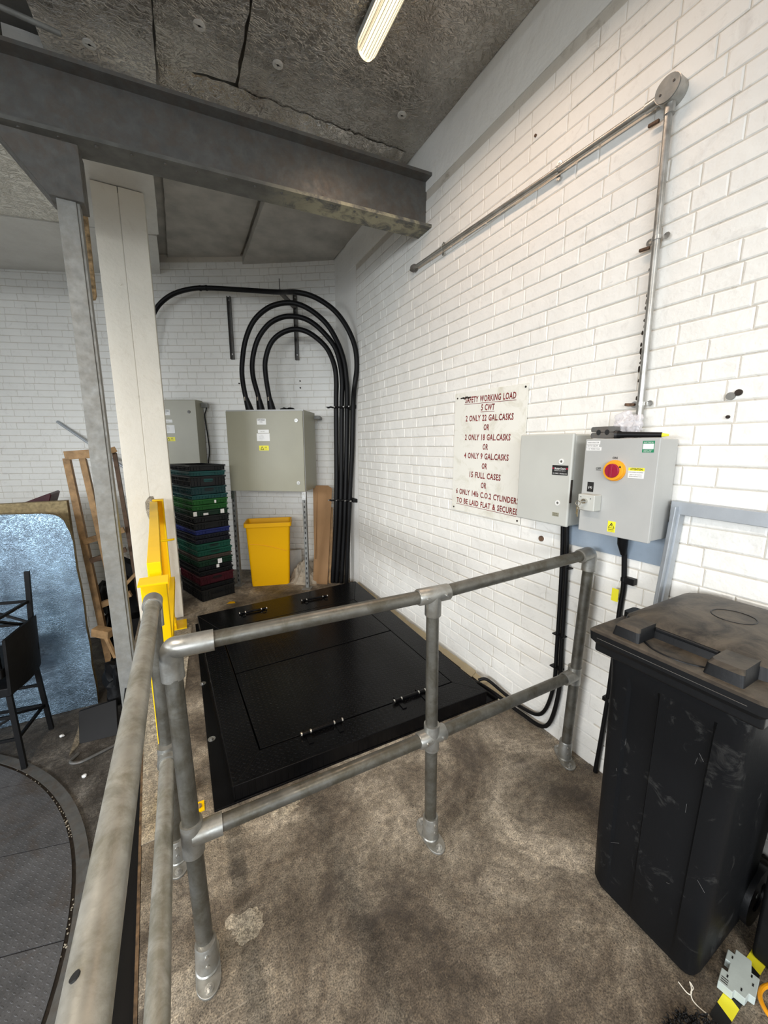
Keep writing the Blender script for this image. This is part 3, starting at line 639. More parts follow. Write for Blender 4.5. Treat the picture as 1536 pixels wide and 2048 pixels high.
# ------------------------------------------------ safety sign
TS = lambda y, z, x=W - .006: Matrix(((0, 0, -1, x), (-1, 0, 0, y), (0, 1, 0, z), (0, 0, 0, 1)))
sg = thing('safety_sign', 'large white metal sign listing safe working load in dark red letters on brick wall', 'sign', (W - .006, 1.86, 1.58))
MB().prism([(W - .006, 2.176, 1.990), (W - .006, 1.541, 1.974), (W - .006, 1.541, 1.169), (W - .006, 2.178, 1.173)], (-.004, 0, 0)).build('plate', M['signwhite'], sg, .001)
mb = MB(); XS = W - .0100
for txt, y0, y1, z0, z1, h in (('SAFETY WORKING LOAD', 2.069, 1.624, 1.917, 1.900, .037), ('5 CWT', 1.911, 1.793, 1.856, 1.850, .037), ('2 ONLY 22 GAL.CASKS', 2.058, 1.635, 1.795, 1.781, .037), ('OR', 1.881, 1.831, 1.731, 1.728, .036),
        ('2 ONLY 18 GAL.CASKS', 2.059, 1.650, 1.671, 1.661, .037), ('OR', 1.882, 1.834, 1.607, 1.605, .036), ('4 ONLY 9 GAL.CASKS', 2.060, 1.656, 1.549, 1.541, .037), ('OR', 1.883, 1.834, 1.483, 1.482, .036),
        ('15 FULL CASES', 1.998, 1.712, 1.422, 1.417, .037), ('OR', 1.883, 1.833, 1.357, 1.356, .036), ('6 ONLY 14lb C.O.2 CYLINDERS', 2.135, 1.557, 1.297, 1.288, .036), ('TO BE LAID FLAT & SECURED', 2.126, 1.552, 1.233, 1.224, .036)):
    T = TS(y0, z0, XS) @ Matrix.Rotation(math.atan2(z1 - z0, y0 - y1), 4, 'Z'); MB().text(txt, T, h, y0 - y1, .0008, .026, .10).build('lettering', M['red'], sg)['kind'] = 'stuff'
mb = MB()
for y0, y1, z0, z1 in ((2.075, 1.622, 1.908, 1.891), (1.915, 1.792, 1.846, 1.841), (2.13, 1.57, 1.223, 1.214)): mb.bar((XS - .0005, y0, z0), (XS - .0005, y1, z1), .001, .0028)
mb.build('underline', M['red'], sg)
for y, z in ((2.150, 1.955), (1.558, 1.955), (2.155, 1.195), (1.562, 1.19)): MB().tube([(XS, y, z), (XS - .003, y, z)], .006, 10).build('screw', M['grime_shade'], sg)
mb = MB(); rnd = random.Random(5)
for k in range(16): mb.blob((XS - .0006, 2.115 - k * .0065, 1.950 + rnd.uniform(-.004, .003)), (.0006, .006, .004 + .004 * math.sin(k / 5)), k, 1, .4)
mb.build('dirt_mark', M['grime_shade'], sg)['kind'] = 'stuff'

# ------------------------------------------------ enclosures on the right wall
mp_ = tag(bx((W - .012, .77, 1.128), (W + .0, 1.235, 1.32)).build('mounting_plate', M['bluegrey'], bev=.002), 'blue-grey steel back plate showing below the two wall enclosures', 'plate')
pe = thing('plastic_enclosure', 'pale grey plastic wall enclosure overlapping the corner of the safety sign', 'enclosure', (1.68, 1.3, 1.24))
bx((1.622, 1.140, 1.246), (W - .012, 1.440, 1.682)).build('body', M['panelplastic'], pe, .010, 3)
dr = bx((1.600, 1.137, 1.243), (1.620, 1.448, 1.686)).build('door', M['panelplastic'], pe, .008, 3)
bx((1.6045, 1.1355, 1.36), (1.618, 1.1375, 1.47)).build('finger_recess', M['grime_shade'], dr)
for y, z in ((1.192, 1.554), (1.195, 1.355)):
    l_ = MB().ring((1.6, y, z), (1.597, y, z), .0125, .0075, 24).build('lock', M['white'], pe); MB().tube([(1.601, y, z), (1.5975, y, z)], .0065, 3).build('key_socket', M['beam'], l_)
s_ = bx((1.5992, 1.153, 1.489), (1.6, 1.239, 1.536)).build('sticker', M['black'], pe); s_['label'] = 'black sticker with white and red print'
MB().text('Shutter Doors', TS(1.226, 1.516, 1.5992), .0095, .060, .0003, .02).text('REPAIRS AND SERVICE', TS(1.226, 1.508, 1.5992), .0035, .060, .0003).text('01582 505616', TS(1.234, 1.494, 1.5992), .006, .076, .0003).build('sticker_print', M['white'], s_)
MB().bar((1.5989, 1.238, 1.521), (1.5989, 1.229, 1.521), .0004, .007).bar((1.5989, 1.163, 1.521), (1.5989, 1.154, 1.521), .0004, .007).build('sticker_mark', M['knobred'], s_)
s_ = bx((1.5992, 1.184, 1.288), (1.6, 1.220, 1.307)).build('sticker', M['cabinet'], pe); MB().text('DANGER', TS(1.217, 1.300, 1.5992), .004, .026, .0003).text('240V AC', TS(1.217, 1.291, 1.5992), .005, .030, .0003).build('sticker_print', M['black'], s_)
cp = thing('control_panel', 'grey steel isolator panel with red and yellow rotary switch on brick wall', 'panel', (1.66, .92, 1.25))
bx((1.600, .780, 1.252), (W - .012, 1.060, 1.652)).build('body', M['panelgrey'], cp, .003)
bx((1.580, .768, 1.250), (1.597, 1.064, 1.656)).build('door', M['panelgrey'], cp, .003)
bx((1.597, .785, 1.255), (1.601, 1.055, 1.65)).build('door_seal', M['black'], cp)
FX = 1.580
rs = MB().ring((FX, .923, 1.526), (FX - .009, .923, 1.526), .043, .02, 40).tube([(FX - .009, .923, 1.526), (FX - .018, .923, 1.526), (FX - .021, .923, 1.526)], 0, 40, True, [.040, .040, .038]).build('switch_ring', M['orange'], cp); rs['label'] = 'amber yellow switch ring'
kn = MB().tube([(FX - .020, .923, 1.526), (FX - .026, .923, 1.526), (FX - .028, .923, 1.526)], 0, 40, True, [.029, .0285, .027]).bar((FX - .029, .923, 1.500), (FX - .029, .923, 1.552), .010, .008, (1, 0, 0)).build('switch_knob', M['knobred'], cp, .001); kn['label'] = 'dark red rotary knob'
MB().tube([(FX - .0212, .893, 1.542), (FX - .022, .893, 1.542)], .004, 10).build('padlock_hole', M['black'], rs)
MB().text('ON', TS(.939, 1.573, FX), .009, .020, .0004, .03).text('OFF', TS(1.006, 1.527, FX), .009, .022, .0004, .03).bar((FX - .0003, 1.006, 1.524), (FX - .0003, .983, 1.524), .0005, .0015).build('switch_lettering', M['black'], cp)
mb = MB(); 
for y0, y1, z0, z1 in ((1.057, .998, 1.633, 1.648), (1.057, 1.002, 1.620, 1.634), (1.057, .990, 1.607, 1.621)): mb.box((FX - .0006, y1, z0), (FX, y0, z1))
s_ = mb.build('sticker', M['white'], cp); s_['label'] = 'white three-line printed label'
MB().text('MAINS ISOLATOR', TS(1.053, 1.638, FX - .0006), .0055, .050, .0003).text('BOTTLE CELLAR', TS(1.053, 1.6245, FX - .0006), .0055, .046, .0003).text('415V THREE PHASE', TS(1.053, 1.611, FX - .0006), .0055, .056, .0003).build('sticker_print', M['black'], s_)
s_ = bx((FX - .0006, .786, 1.601), (FX, .828, 1.645)).build('sticker', M['green'], cp); s_['label'] = 'green and white inspection label'
bx((FX - .0010, .788, 1.6135), (FX - .0006, .826, 1.634)).build('label_window', M['white'], s_)
MB().text('ELECTRICAL', TS(.824, 1.637, FX - .0006), .0045, .034, .0003).text('NEXT TEST', TS(.822, 1.6075, FX - .0006), .0035, .030, .0003).text('DUE DATE', TS(.822, 1.6025, FX - .0006), .0035, .026, .0003).build('sticker_print', M['white'], s_)
s_ = bx((FX - .0006, .811, 1.5), (FX, .871, 1.529)).build('sticker', M['white'], cp)
h_ = bx((FX - .0008, .811, 1.529), (FX, .871, 1.541)).build('sticker', M['labelyellow'], cp); MB().text('ATTENTION', TS(.864, 1.5315, FX - .0008), .0075, .046, .0003, .03).build('sticker_print', M['black'], h_)
MB().text('BEFORE WORKING ON EQUIPMENT', TS(.869, 1.5215, FX - .0006), .0035, .055, .0003).text('TURN TO "OFF" POSITION', TS(.865, 1.512, FX - .0006), .0035, .046, .0003).text('BEFORE OPENING DOOR', TS(.866, 1.505, FX - .0006), .0035, .048, .0003).build('sticker_print', M['black'], s_)
s_ = bx((FX - .0006, 1.009, 1.428), (FX, 1.038, 1.471)).build('sticker', M['black'], cp); s_['label'] = 'small black tag with white figure'
MB().text('(4)', TS(1.032, 1.443, FX - .0006), .010, .016, .0003).build('sticker_print', M['white'], s_)
kb = bx((FX - .05, .968, 1.350), (FX, 1.044, 1.420)).build('key_switch', M['panelplastic'], cp, .004, 3)
MB().tube([(FX - .05, 1.008, 1.392), (FX - .064, 1.008, 1.392)], .011, 20).build('key_barrel', M['steel'], kb)
MB().tube([(FX - .0505, 1.03, 1.408), (FX - .051, 1.03, 1.408)], .002, 8).tube([(FX - .0505, .985, 1.404), (FX - .051, .985, 1.404)], .002, 8).build('key_marks', M['black'], kb)
ky = MB().bar((FX - .064, 1.008, 1.392), (FX - .085, 1.010, 1.392), .012, .003).ring((FX - .085, 1.017, 1.384), (FX - .087, 1.017, 1.384), .012, .010, 24)
ky.ring((FX - .082, 1.018, 1.362), (FX - .084, 1.018, 1.362), .008, .003, 16).bar((FX - .083, 1.018, 1.355), (FX - .083, 1.017, 1.325), .002, .006, (0, 1, 0)).bar((FX - .08, 1.022, 1.36), (FX - .08, 1.024, 1.335), .002, .006, (0, 1, 0))
tag(ky.build('key_bunch', M['steel']), 'small bunch of steel keys hanging from the key switch on the isolator panel', 'keys')
s_ = bx((FX - .0006, .899, 1.268), (FX, .931, 1.314)).build('sticker', M['labelyellow'], cp); s_['label'] = 'yellow electrical danger label'
def tri(mb, yc, z0, h, x, t_=.0022):
    a, b_, c_ = (x, yc + h * .58, z0), (x, yc - h * .58, z0), (x, yc, z0 + h)
    for p, q in ((a, b_), (b_, c_), (c_, a)): mb.bar(p, q, .0003, t_, (0, .3, 1) if p[2] == q[2] else (0, 1, .5))
    return mb
mb = tri(MB(), .915, 1.286, .021, FX - .0008); mb.prism([(FX - .0008, .917, 1.303), (FX - .0008, .919, 1.295), (FX - .0008, .916, 1.296), (FX - .0008, .9165, 1.289), (FX - .0008, .912, 1.298), (FX - .0008, .915, 1.297), (FX - .0008, .914, 1.303)], (-.0003, 0, 0))
mb.text('DANGER', TS(.927, 1.277, FX - .0008), .0045, .024, .0003, .02).text('415 VOLTS', TS(.926, 1.271, FX - .0008), .0035, .022, .0003); mb.build('sticker_print', M['black'], s_)
# things lying on top of the control panel
cc = thing('cable_cleat', 'black two-hole cable clamp block lying on top of the isolator panel', 'clamp', (1.64, 1.01, 1.656))
mb = MB()
def rrect(cy, cz, hy, hz, r_, n=5):
    pts = []
    for k, (sy, sz) in enumerate(((1, 1), (-1, 1), (-1, -1), (1, -1))):
        for j in range(n + 1):
            a = math.pi / 2 * (k + j / n); pts.append((cy + sy * (hy - r_) + r_ * math.cos(a), cz + sz * (hz - r_) + r_ * math.sin(a)))
    return pts
for z0 in (1.671, 1.696): 
    MB().prism([(1.60, y, z) for y, z in rrect(1.005, z0, .052, .0115, .008)], (.09, 0, 0)).build('clamp_half', M['beam'], cc)
for y in (.985, 1.022): MB().prism([(1.5985, y + .010 * math.cos(a), 1.6835 + .012 * math.sin(a)) for a in [R(45 * k) for k in range(8)]], (.002, 0, 0)).build('cable_hole', M['black'], cc)
tag(MB().blob((1.675, .945, 1.714), (.033, .050, .046), 4, 4, .5).build('plastic_bag', M['polythene']), 'crumpled clear polythene bag behind the clamp on the isolator panel', 'bag')
tc = thing('torch', 'black rubber torch-shaped tube with yellow-green end lying on the isolator panel', 'torch', (1.63, .88, 1.66))
MB().tube([(1.600, .945, 1.672), (1.602, .935, 1.672), (1.606, .925, 1.672), (1.65, .80, 1.668)], 0, 20, True, [.017, .017, .012, .010]).build('barrel', M['rubber'], tc)
MB().ring((1.598, .950, 1.672), (1.601, .941, 1.672), .0175, .011, 20).build('rim', M['black'], tc)
MB().tube([(1.646, .812, 1.668), (1.660, .780, 1.667)], .008, 12, True, [.010, .004]).build('yellow_end', M['labelyellow'], tc)
# black cables below the two enclosures
tag(MB().tube(smooth_path([(1.715, 1.243, 1.26), (1.728, 1.236, 1.0), (1.729, 1.226, .55), (1.729, 1.228, .30), (1.729, 1.29, .10), (1.722, 1.42, .055), (1.715, 1.56, .065), (1.70, 1.70, .085), (1.66, 1.74, .07)]), .0105, 12)
    .tube(smooth_path([(1.706, 1.213, 1.26), (1.722, 1.205, 1.0), (1.726, 1.195, .55), (1.726, 1.192, .28), (1.722, 1.25, .05), (1.715, 1.42, .020), (1.70, 1.60, .030), (1.68, 1.76, .030), (1.62, 1.80, .02)]), .0115, 12)
    .build('twin_cable', M['rubber']), 'pair of black cables dropping from the plastic enclosure to the floor by hatch', 'cable')
for z, w_ in ((1.0, 'uppermost'), (.62, 'second'), (.43, 'third')):
    tag(bx((W - .038, 1.185, z), (W, 1.250, z + .006)).build('cable_clip', M['rubber']), w_ + ' black clip holding the pair of cables on the wall', 'clip', 'clips on the twin cable')
sc_ = thing('supply_cable', 'black cable with a yellow tag running down from isolator panel behind the bin', 'cable', (1.73, .93, 0))
MB().tube(smooth_path([(1.70, .925, 1.255), (1.72, .927, 1.16), (1.734, .922, 1.0), (1.734, .927, .86), (1.734, .935, .42), (1.73, .955, .0)]), .011, 14).build('sheath', M['rubber'], sc_)
MB().tube([(1.69, .925, 1.262), (1.695, .925, 1.20), (1.712, .926, 1.15)], 0, 16, True, [.022, .021, .012]).build('gland_shroud', M['rubber'], sc_)
MB().box((1.705, .925, .925), (1.7065, .955, .985), None).build('marker_tag', M['labelyellow'], sc_)
MB().tube([(1.706, .94, .985), (1.722, .935, 1.03)], .0012, 6).build('tag_string', M['white'], sc_)
MB().box((W - .03, .875, 1.015), (W, .915, 1.045)).tube([(1.734, .922, 1.02), (1.734, .922, 1.04)], .015, 12).build('cleat', M['rubber'], sc_, .003)
MB().box((1.718, .925, .41), (W, .955, .43)).build('cleat', M['rubber'], sc_, .002)

# grey aluminium frame leaning on the wall behind the bin
af = thing('aluminium_frame', 'grey aluminium window frame leaning on the brick wall behind wheelie bin', 'frame', (1.7, .6, 0))
mb = MB(); a0, a1, b1_ = V((1.728, .745, 1.392)), V((1.690, .80, .02)), V((1.728, -.35, 1.372))
mb.bar(a0 + V((0, .0, .01)), a1, .034, .040, (1, 0, 0)); mb.bar(a0 + V((-.018, -.006, 0)), a1 + V((-.018, -.006, 0)), .006, .05, (1, 0, 0)); mb.build('stile', M['alu'], af, .002)
mb = MB().bar(a0 + V((0, .02, 0)), b1_, .034, .040, (0, 0, 1)).bar(a0 + V((-.018, .02, -.006)), b1_ + V((-.018, 0, -.006)), .006, .05, (0, 0, 1)); mb.build('head_rail', M['alu'], af, .002)
MB().bar(b1_, (1.69, -.30, .02), .034, .040, (1, 0, 0)).build('stile', M['alu'], af, .002)

# ------------------------------------------------ wheelie bin
wbn = thing('wheelie_bin', 'large charcoal wheelie bin with dusty lid standing against the right wall', 'bin', (1.43, .48, 0))
def loft(secs, cap=True):
    mb = MB(); n = len(secs[0]); vs = [p for s in secs for p in s]; fs = []
    for i in range(len(secs) - 1):
        for k in range(n): fs.append((i * n + k, i * n + (k + 1) % n, (i + 1) * n + (k + 1) % n, (i + 1) * n + k))
    if cap: fs += [list(range(n))[::-1], [(len(secs) - 1) * n + k for k in range(n)]]
    return mb.add(vs, fs, True)
def sec(x0, x1, y0, y1, z, r_=.03, rib=.0):
    pts = []; n = 4
    cs = [(x0 + r_, y0 + r_, 180), (x1 - r_, y0 + r_, 270), (x1 - r_, y1 - r_, 0), (x0 + r_, y1 - r_, 90)]
    for k, (cx, cy, a0_) in enumerate(cs):
        for j in range(n + 1):
            a = R(a0_ + 90 * j / n); pts.append((cx + r_ * math.cos(a), cy + r_ * math.sin(a), z))
    # recessed bays on the front face (x0 side)
    w_ = y1 - y0
    for f, dx in ((.82, 0), (.80, rib), (.58, rib), (.56, 0), (.44, 0), (.42, rib * .0), (.2, rib), (.18, 0)):
        pts.append((x0 + dx, y0 + w_ * f, z))
    return pts
secs = [sec(1.262, 1.60, .345, .655, .0, .03), sec(1.250, 1.64, .335, .668, .03, .035, .004), sec(1.236, 1.655, .328, .668, .25, .035, .010),
        sec(1.222, 1.665, .318, .664, .55, .035, .012), sec(1.206, 1.675, .306, .660, .86, .032, .012), sec(1.200, 1.68, .300, .660, .90, .032, .0), sec(1.194, 1.68, .297, .662, .965, .03, .0)]
loft(secs).build('body', M['binside'], wbn)
mb = MB().prism([(1.165, .272, .955), (1.70, .272, .955), (1.70, .690, .955), (1.165, .690, .955)], (0, 0, .045)); mb.build('rim', M['binplastic'], wbn, .008, 3)
# lid: stepped dome
def lsec(x0, x1, y0, y1, z, r_):
    return sec(x0, x1, y0, y1, z, r_)[:20]
ld = loft([lsec(1.158, 1.70, .274, .688, .985, .015), lsec(1.143, 1.70, .260, .702, 1.002, .02), lsec(1.141, 1.70, .258, .704, 1.030, .02), lsec(1.147, 1.70, .264, .698, 1.036, .02), lsec(1.160, 1.69, .272, .690, 1.038, .03)]).build('lid', M['binlid'], wbn)
loft([lsec(1.252, 1.695, .285, .668, 1.034, .03), lsec(1.262, 1.69, .292, .660, 1.070, .03), lsec(1.275, 1.688, .305, .648, 1.079, .05), lsec(1.33, 1.68, .335, .62, 1.089, .06), lsec(1.42, 1.66, .38, .58, 1.094, .06)]).build('lid_dome', M['binlid'], ld)
for y0, y1 in ((.560, .640), (.318, .402)):
    loft([lsec(1.166, 1.34, y0, y1, 1.034, .006), lsec(1.172, 1.34, y0 + .003, y1 - .003, 1.068, .010), lsec(1.184, 1.345, y0 + .008, y1 - .008, 1.078, .012)]).build('grip_block', M['binlid'], ld)
MB().bar((1.2545, .402, 1.066), (1.2545, .560, 1.066), .008, .010, (0, 0, 1)).build('front_grip', M['binplastic'], ld, .003)
MB().tube(smooth_path([(1.200, .402, 1.038), (1.176, .44, 1.038), (1.169, .48, 1.038), (1.176, .525, 1.038), (1.200, .560, 1.038)]), .0035, 8).build('lid_rib', M['binplastic'], ld)
MB().bar((1.141, .30, 1.014), (1.141, .67, 1.014), .001, .0012, (0, 0, 1)).build('lid_highlight', M['beam'], ld)  # pale line drawn as the highlight along the lid's front edge
MB().tube([V((1.50 + .055 * math.cos(a / 16 * 6.283), .46 + .055 * math.sin(a / 16 * 6.283), 1.094)) for a in range(17)], .002, 6).build('moulded_ring', M['binplastic'], ld)
MB().tube([(1.712, .30, 1.035), (1.712, .66, 1.035)], .014, 16).build('rear_handle', M['binplastic'], wbn)
for y in (.33, .47, .61): MB().box((1.66, y, 1.00), (1.712, y + .03, 1.045)).build('hinge_lug', M['binplastic'], wbn, .005)
loft([lsec(1.33, 1.40, .655, .70, 1.02, .012), lsec(1.33, 1.40, .655, .70, 1.055, .012)]).build('side_grip', M['binplastic'], ld)
for y in (.315, .655):
    wl = MB().ring((1.63, y, .1), (1.63, y + .035, .1), .10, .05, 28).tube([(1.63, y + .006, .1), (1.63, y + .03, .1)], .05, 20).build('wheel', M['binplastic'], wbn)
MB().tube([(1.63, .32, .1), (1.63, .67, .1)], .009, 10).build('axle', M['galv'], wbn)
mb = MB(); rnd = random.Random(21)
for k in range(9):   # pale scrapes on the front face
    y = rnd.uniform(.36, .64); z = rnd.uniform(.12, .82); L = rnd.uniform(.008, .045); a = rnd.uniform(-2.4, -.6)
    x = 1.262 - .066 * (z + .02) / .95 - .0045
    mb.bar((x, y, z), (x - L * math.sin(a) * .07, y + L * math.cos(a), z + L * math.sin(a)), .0006, rnd.uniform(.0005, .0014), (1, 0, 0))
mb.build('scrape_marks', M['scrape'], wbn)['kind'] = 'stuff'

# ------------------------------------------------ small things on the floor by the bin
cb = thing('terminal_module', 'grey plastic switchgear module lying flat on the floor beside wheelie bin', 'module', (1.383, .274, 0))
def flat(poly, z, th, org, ang, sc2=1):
    c, s_ = math.cos(ang), math.sin(ang); return MB().prism([(org[0] + sc2 * (x * c - y * s_), org[1] + sc2 * (x * s_ + y * c), z) for x, y in poly], (0, 0, th))
og, an = (1.383, .274), R(190)
pol = [(-.062, -.018), (-.045, -.018), (-.045, -.032), (-.012, -.032), (-.012, -.022), (.018, -.022), (.018, -.034), (.060, -.034), (.060, -.005), (.050, -.002), (.050, .018), (.030, .022), (.028, .034), (-.030, .034), (-.030, .018), (-.062, .014)]
flat(pol, .004, .028, og, an, 1.15).build('housing', M['devicegrey'], cb, .002)
for px, py in ((-.03, -.02), (-.02, .02), (.03, -.02), (.035, .008), (0, .025)): flat([(px - .004, py - .0015), (px + .004, py - .0015), (px + .004, py + .0015), (px - .004, py + .0015)], .032, .0006, og, an, 1.15).build('vent_slot', M['black'], cb)
for k in range(3): flat([(.040 + k * .006, -.030), (.042 + k * .006, -.030), (.042 + k * .006, -.016), (.040 + k * .006, -.016)], .032, .0006, og, an, 1.15).build('contact_slot', M['black'], cb)
tp = thing('hazard_tape', 'yellow and black hazard tape strip on the floor under the grey module', 'tape', (1.35, .27, 0))
a = V((1.212, .266, .001)); d_ = V((1, .008, 0)).normalized()
for k in range(9):
    p, q = a + d_ * .05 * k, a + d_ * .05 * (k + 1); n_ = V((0, 1, 0)) * .019; o_ = d_ * .012
    MB().prism([p - n_, q - n_, q + n_ + o_, p + n_ + o_], (0, 0, .0012)).build('tape_stripe', M['black' if k % 2 == 0 else 'labelyellow'], tp)
tag(MB().tube(smooth_path([(1.221, .362, .003), (1.217, .340, .003), (1.222, .330, .004), (1.238, .336, .008), (1.246, .344, .010), (1.243, .333, .006), (1.226, .332, .006), (1.214, .322, .003), (1.213, .305, .003), (1.219, .284, .003)]), .0015, 8).build('string_end', M['cream']), 'thin knotted white string on concrete at the foot of wheelie bin', 'string')
tag(MB().tube(smooth_path([(1.40, .13, .01), (1.36, .17, .015), (1.36, .205, .02), (1.385, .228, .02), (1.42, .232, .015), (1.46, .222, .01), (1.51, .20, .008)]), .006, 10).build('orange_cable', M['orange']), 'orange cable loop on the floor at the right of the grey module', 'cable')
mb = MB(); rnd = random.Random(2)
for k in range(1300):
    x, y = rnd.uniform(.97, 1.22), rnd.uniform(.20, .335)
    if ((x - 1.10) / .12) ** 2 + ((y - .25) / .085) ** 2 < 1:
        a = rnd.uniform(0, 6.28); p = V((x, y, .003)); mb.tube([p, p + V((math.cos(a) * .008, math.sin(a) * .008, .008)), p + V((math.cos(a) * .013, math.sin(a) * .013, .004))], .0012, 4)
o = mb.build('loop_pile', M['blackcloth'], None); o['kind'] = 'stuff'; tag(o, 'dark looped pile mat edge on the concrete at the bottom of view', 'mat')
tag(bx((1.50, -.02, 0), (1.725, .285, .60)).build('dark_filler', M['blackcloth'], bev=.012), 'black case added right of wheelie bin, standing in for its dark rear side', 'case')  # black block added where the bin's deeper dark side would stand

# ------------------------------------------------ back corner: cabinets
n_, e_ = V((.572, .820, 0)), V((.820, -.572, 0))
def box_on(c0, e, n, wdt, dep, z0, z1):  # c0 = front right corner
    a, b_, c_, d_ = c0, c0 - e * wdt, c0 - e * wdt + n * dep, c0 + n * dep
    return MB().prism([V((p.x, p.y, z0)) for p in (a, b_, c_, d_)], (0, 0, z1 - z0))
def stickers(par, c0, e, n, us, zs):   # u = distance left of the right edge
    Tn = lambda u, z: Matrix(((e.x, 0, -n.x, (c0 - e * u - n * .0012).x), (e.y, 0, -n.y, (c0 - e * u - n * .0012).y), (0, 1, 0, z), (0, 0, 0, 1)))
    L = []
    for (u0, u1, z0, z1, mt) in us:
        q0, q1 = c0 - e * u0, c0 - e * u1
        s_ = MB().prism([V((q0.x, q0.y, z0)), V((q1.x, q1.y, z0)), V((q1.x, q1.y, z1)), V((q0.x, q0.y, z1))], -n * .001).build('sticker', M[mt], par); L.append((s_, u0, z0, z1))
    s_, u0, z0, z1 = L[0]; MB().text('SWITCHGEAR', Tn(u0 - .008, z1 - .022), .016, (us[0][0] - us[0][1]) - .02, .0004, .02).text('PANEL', Tn(u0 - .03, z1 - .040), .009, .035, .0004).build('sticker_print', M['black'], s_)
    s_, u0, z0, z1 = L[1]; MB().text('MAIN SUPPLY', Tn(u0 - .03, z0 + .010), .010, .05, .0004).build('sticker_print', M['cabinet'], s_)
    s_, u0, z0, z1 = L[2]; mb = MB()
    for k, (t_, w_) in enumerate((('THIS', .03), ('EQUIPMENT', .06), ('IS FED FROM', .055), ('SUBSTATION', .06), ('LV', .02))): mb.text(t_, Tn(u0 - .055 + w_ / 2 - .0, z1 - .022 - k * .013), .008, w_, .0004)
    mb.build('sticker_print', M['panelgrey'], s_)
    s_, u0, z0, z1 = L[3]; mb = MB(); cx = u0 - .035
    P3 = lambda u, z: c0 - e * u - n * .0016 + V((0, 0, z - c0.z))
    for (u_a, z_a), (u_b, z_b) in (((cx + .018, z0 + .008), (cx - .018, z0 + .008)), ((cx - .018, z0 + .008), (cx, z0 + .042)), ((cx, z0 + .042), (cx + .018, z0 + .008))): mb.bar(P3(u_a, z_a), P3(u_b, z_b), .005, .0005, n)
    mb.text('400', Tn(u0 - .062, z0 + .028), .012, .028, .0006).text('VOLTS', Tn(u0 - .062, z0 + .010), .010, .030, .0006); mb.build('sticker_print', M['black'], s_)
bc = thing('supply_cabinet', 'large grey-green steel cabinet on struts with three thick cables entering its top', 'cabinet', (1.2, 4.09, 0))
c0 = V((1.203, 4.088, 0))
box_on(c0 + n_ * .022, e_, n_, .872, .43, 1.136, 2.022).build('body', M['cabinet'], bc, .003)
box_on(c0, e_, n_, .872, .020, 1.136, 2.010).build('door', M['cabinet'], bc, .003)
box_on(c0 - e_ * -.004 + n_ * .02, e_, n_, .88, .01, 1.132, 2.026).build('door_seal', M['panelgrey'], bc)
for z in (1.908, 1.232):
    q = c0 - e_ * .07 + V((0, 0, z)); l_ = MB().tube([q, q - n_ * .006], .020, 20).build('lock', M['conduit'], bc); MB().bar(q - n_ * .007 - V((0, 0, .006)), q - n_ * .007 + V((0, 0, .006)), .003, .001, n_).build('key_slot', M['black'], l_)
stickers(bc, c0, e_, n_, [(.515, .412, 1.866, 1.93, 'white'), (.51, .385, 1.777, 1.812, 'white'), (.525, .378, 1.690, 1.772, 'white'), (.505, .395, 1.588, 1.640, 'labelyellow')], None)
for q in (c0 - e_ * .02, c0 - e_ * .86):
    for off in (0, ):
        a = q + n_ * .02; mb = MB()
        A = V((a.x, a.y, 0)); mb.prism([A - e_ * .02, A + e_ * .02, A + e_ * .02 + n_ * .004, A - e_ * .02 + n_ * .004], (0, 0, 1.13)); mb.prism([A - e_ * .02, A - e_ * .016, A - e_ * .016 + n_ * .04, A - e_ * .02 + n_ * .04], (0, 0, 1.13)); mb.prism([A + e_ * .016, A + e_ * .02, A + e_ * .02 + n_ * .04, A + e_ * .016 + n_ * .04], (0, 0, 1.13))
        s_ = mb.build('strut', M['galv'], bc)
        mb = MB()
        for k in range(18): c_ = A + V((0, 0, .06 + k * .06)) - n_ * .0006; mb.prism([c_ - e_ * .006 - V((0, 0, .014)), c_ + e_ * .006 - V((0, 0, .014)), c_ + e_ * .006 + V((0, 0, .014)), c_ - e_ * .006 + V((0, 0, .014))], n_ * .0005)
        mb.build('strut_slots', M['black'], s_)['kind'] = 'stuff'
        MB().prism([A - e_ * .05 - n_ * .05, A + e_ * .05 - n_ * .05, A + e_ * .05 + n_ * .07, A - e_ * .05 + n_ * .07], (0, 0, .006)).build('foot_plate', M['galv'], s_)
        MB().prism([A - e_ * .022 - n_ * .004 + V((0, 0, 1.04)), A + e_ * .022 - n_ * .004 + V((0, 0, 1.04)), A + e_ * .022 - n_ * .004 + V((0, 0, 1.13)), A - e_ * .022 - n_ * .004 + V((0, 0, 1.13))], n_ * .003).build('bracket_plate', M['zinc'], s_)
br = c0 + n_ * .45 + V((0, 0, 1.97)); MB().bar(br - n_ * .01, br + e_ * .07 - n_ * .01, .04, .04).build('wall_bracket', M['galv'], bc, .003); MB().bar(br + e_ * .03, br + e_ * .03 + n_ * .16, .03, .03).build('wall_bracket', M['galv'], bc)
br2 = br - e_ * .88; MB().bar(br2, br2 + n_ * .17, .03, .03).build('wall_bracket', M['galv'], bc)
q = c0 - e_ * .20 + n_ * .10 + V((0, 0, 2.034))
mb = MB()
for k in range(5): mb.blob(q + e_ * (.028 * k - .06) + V((0, 0, .004 * (k % 2))), (.026, .020, .016), k + 3, 2, .5)
tag(mb.build('cable_offcut', M['rubber']), 'short black cable offcut lying on top of the large grey-green cabinet', 'cable')
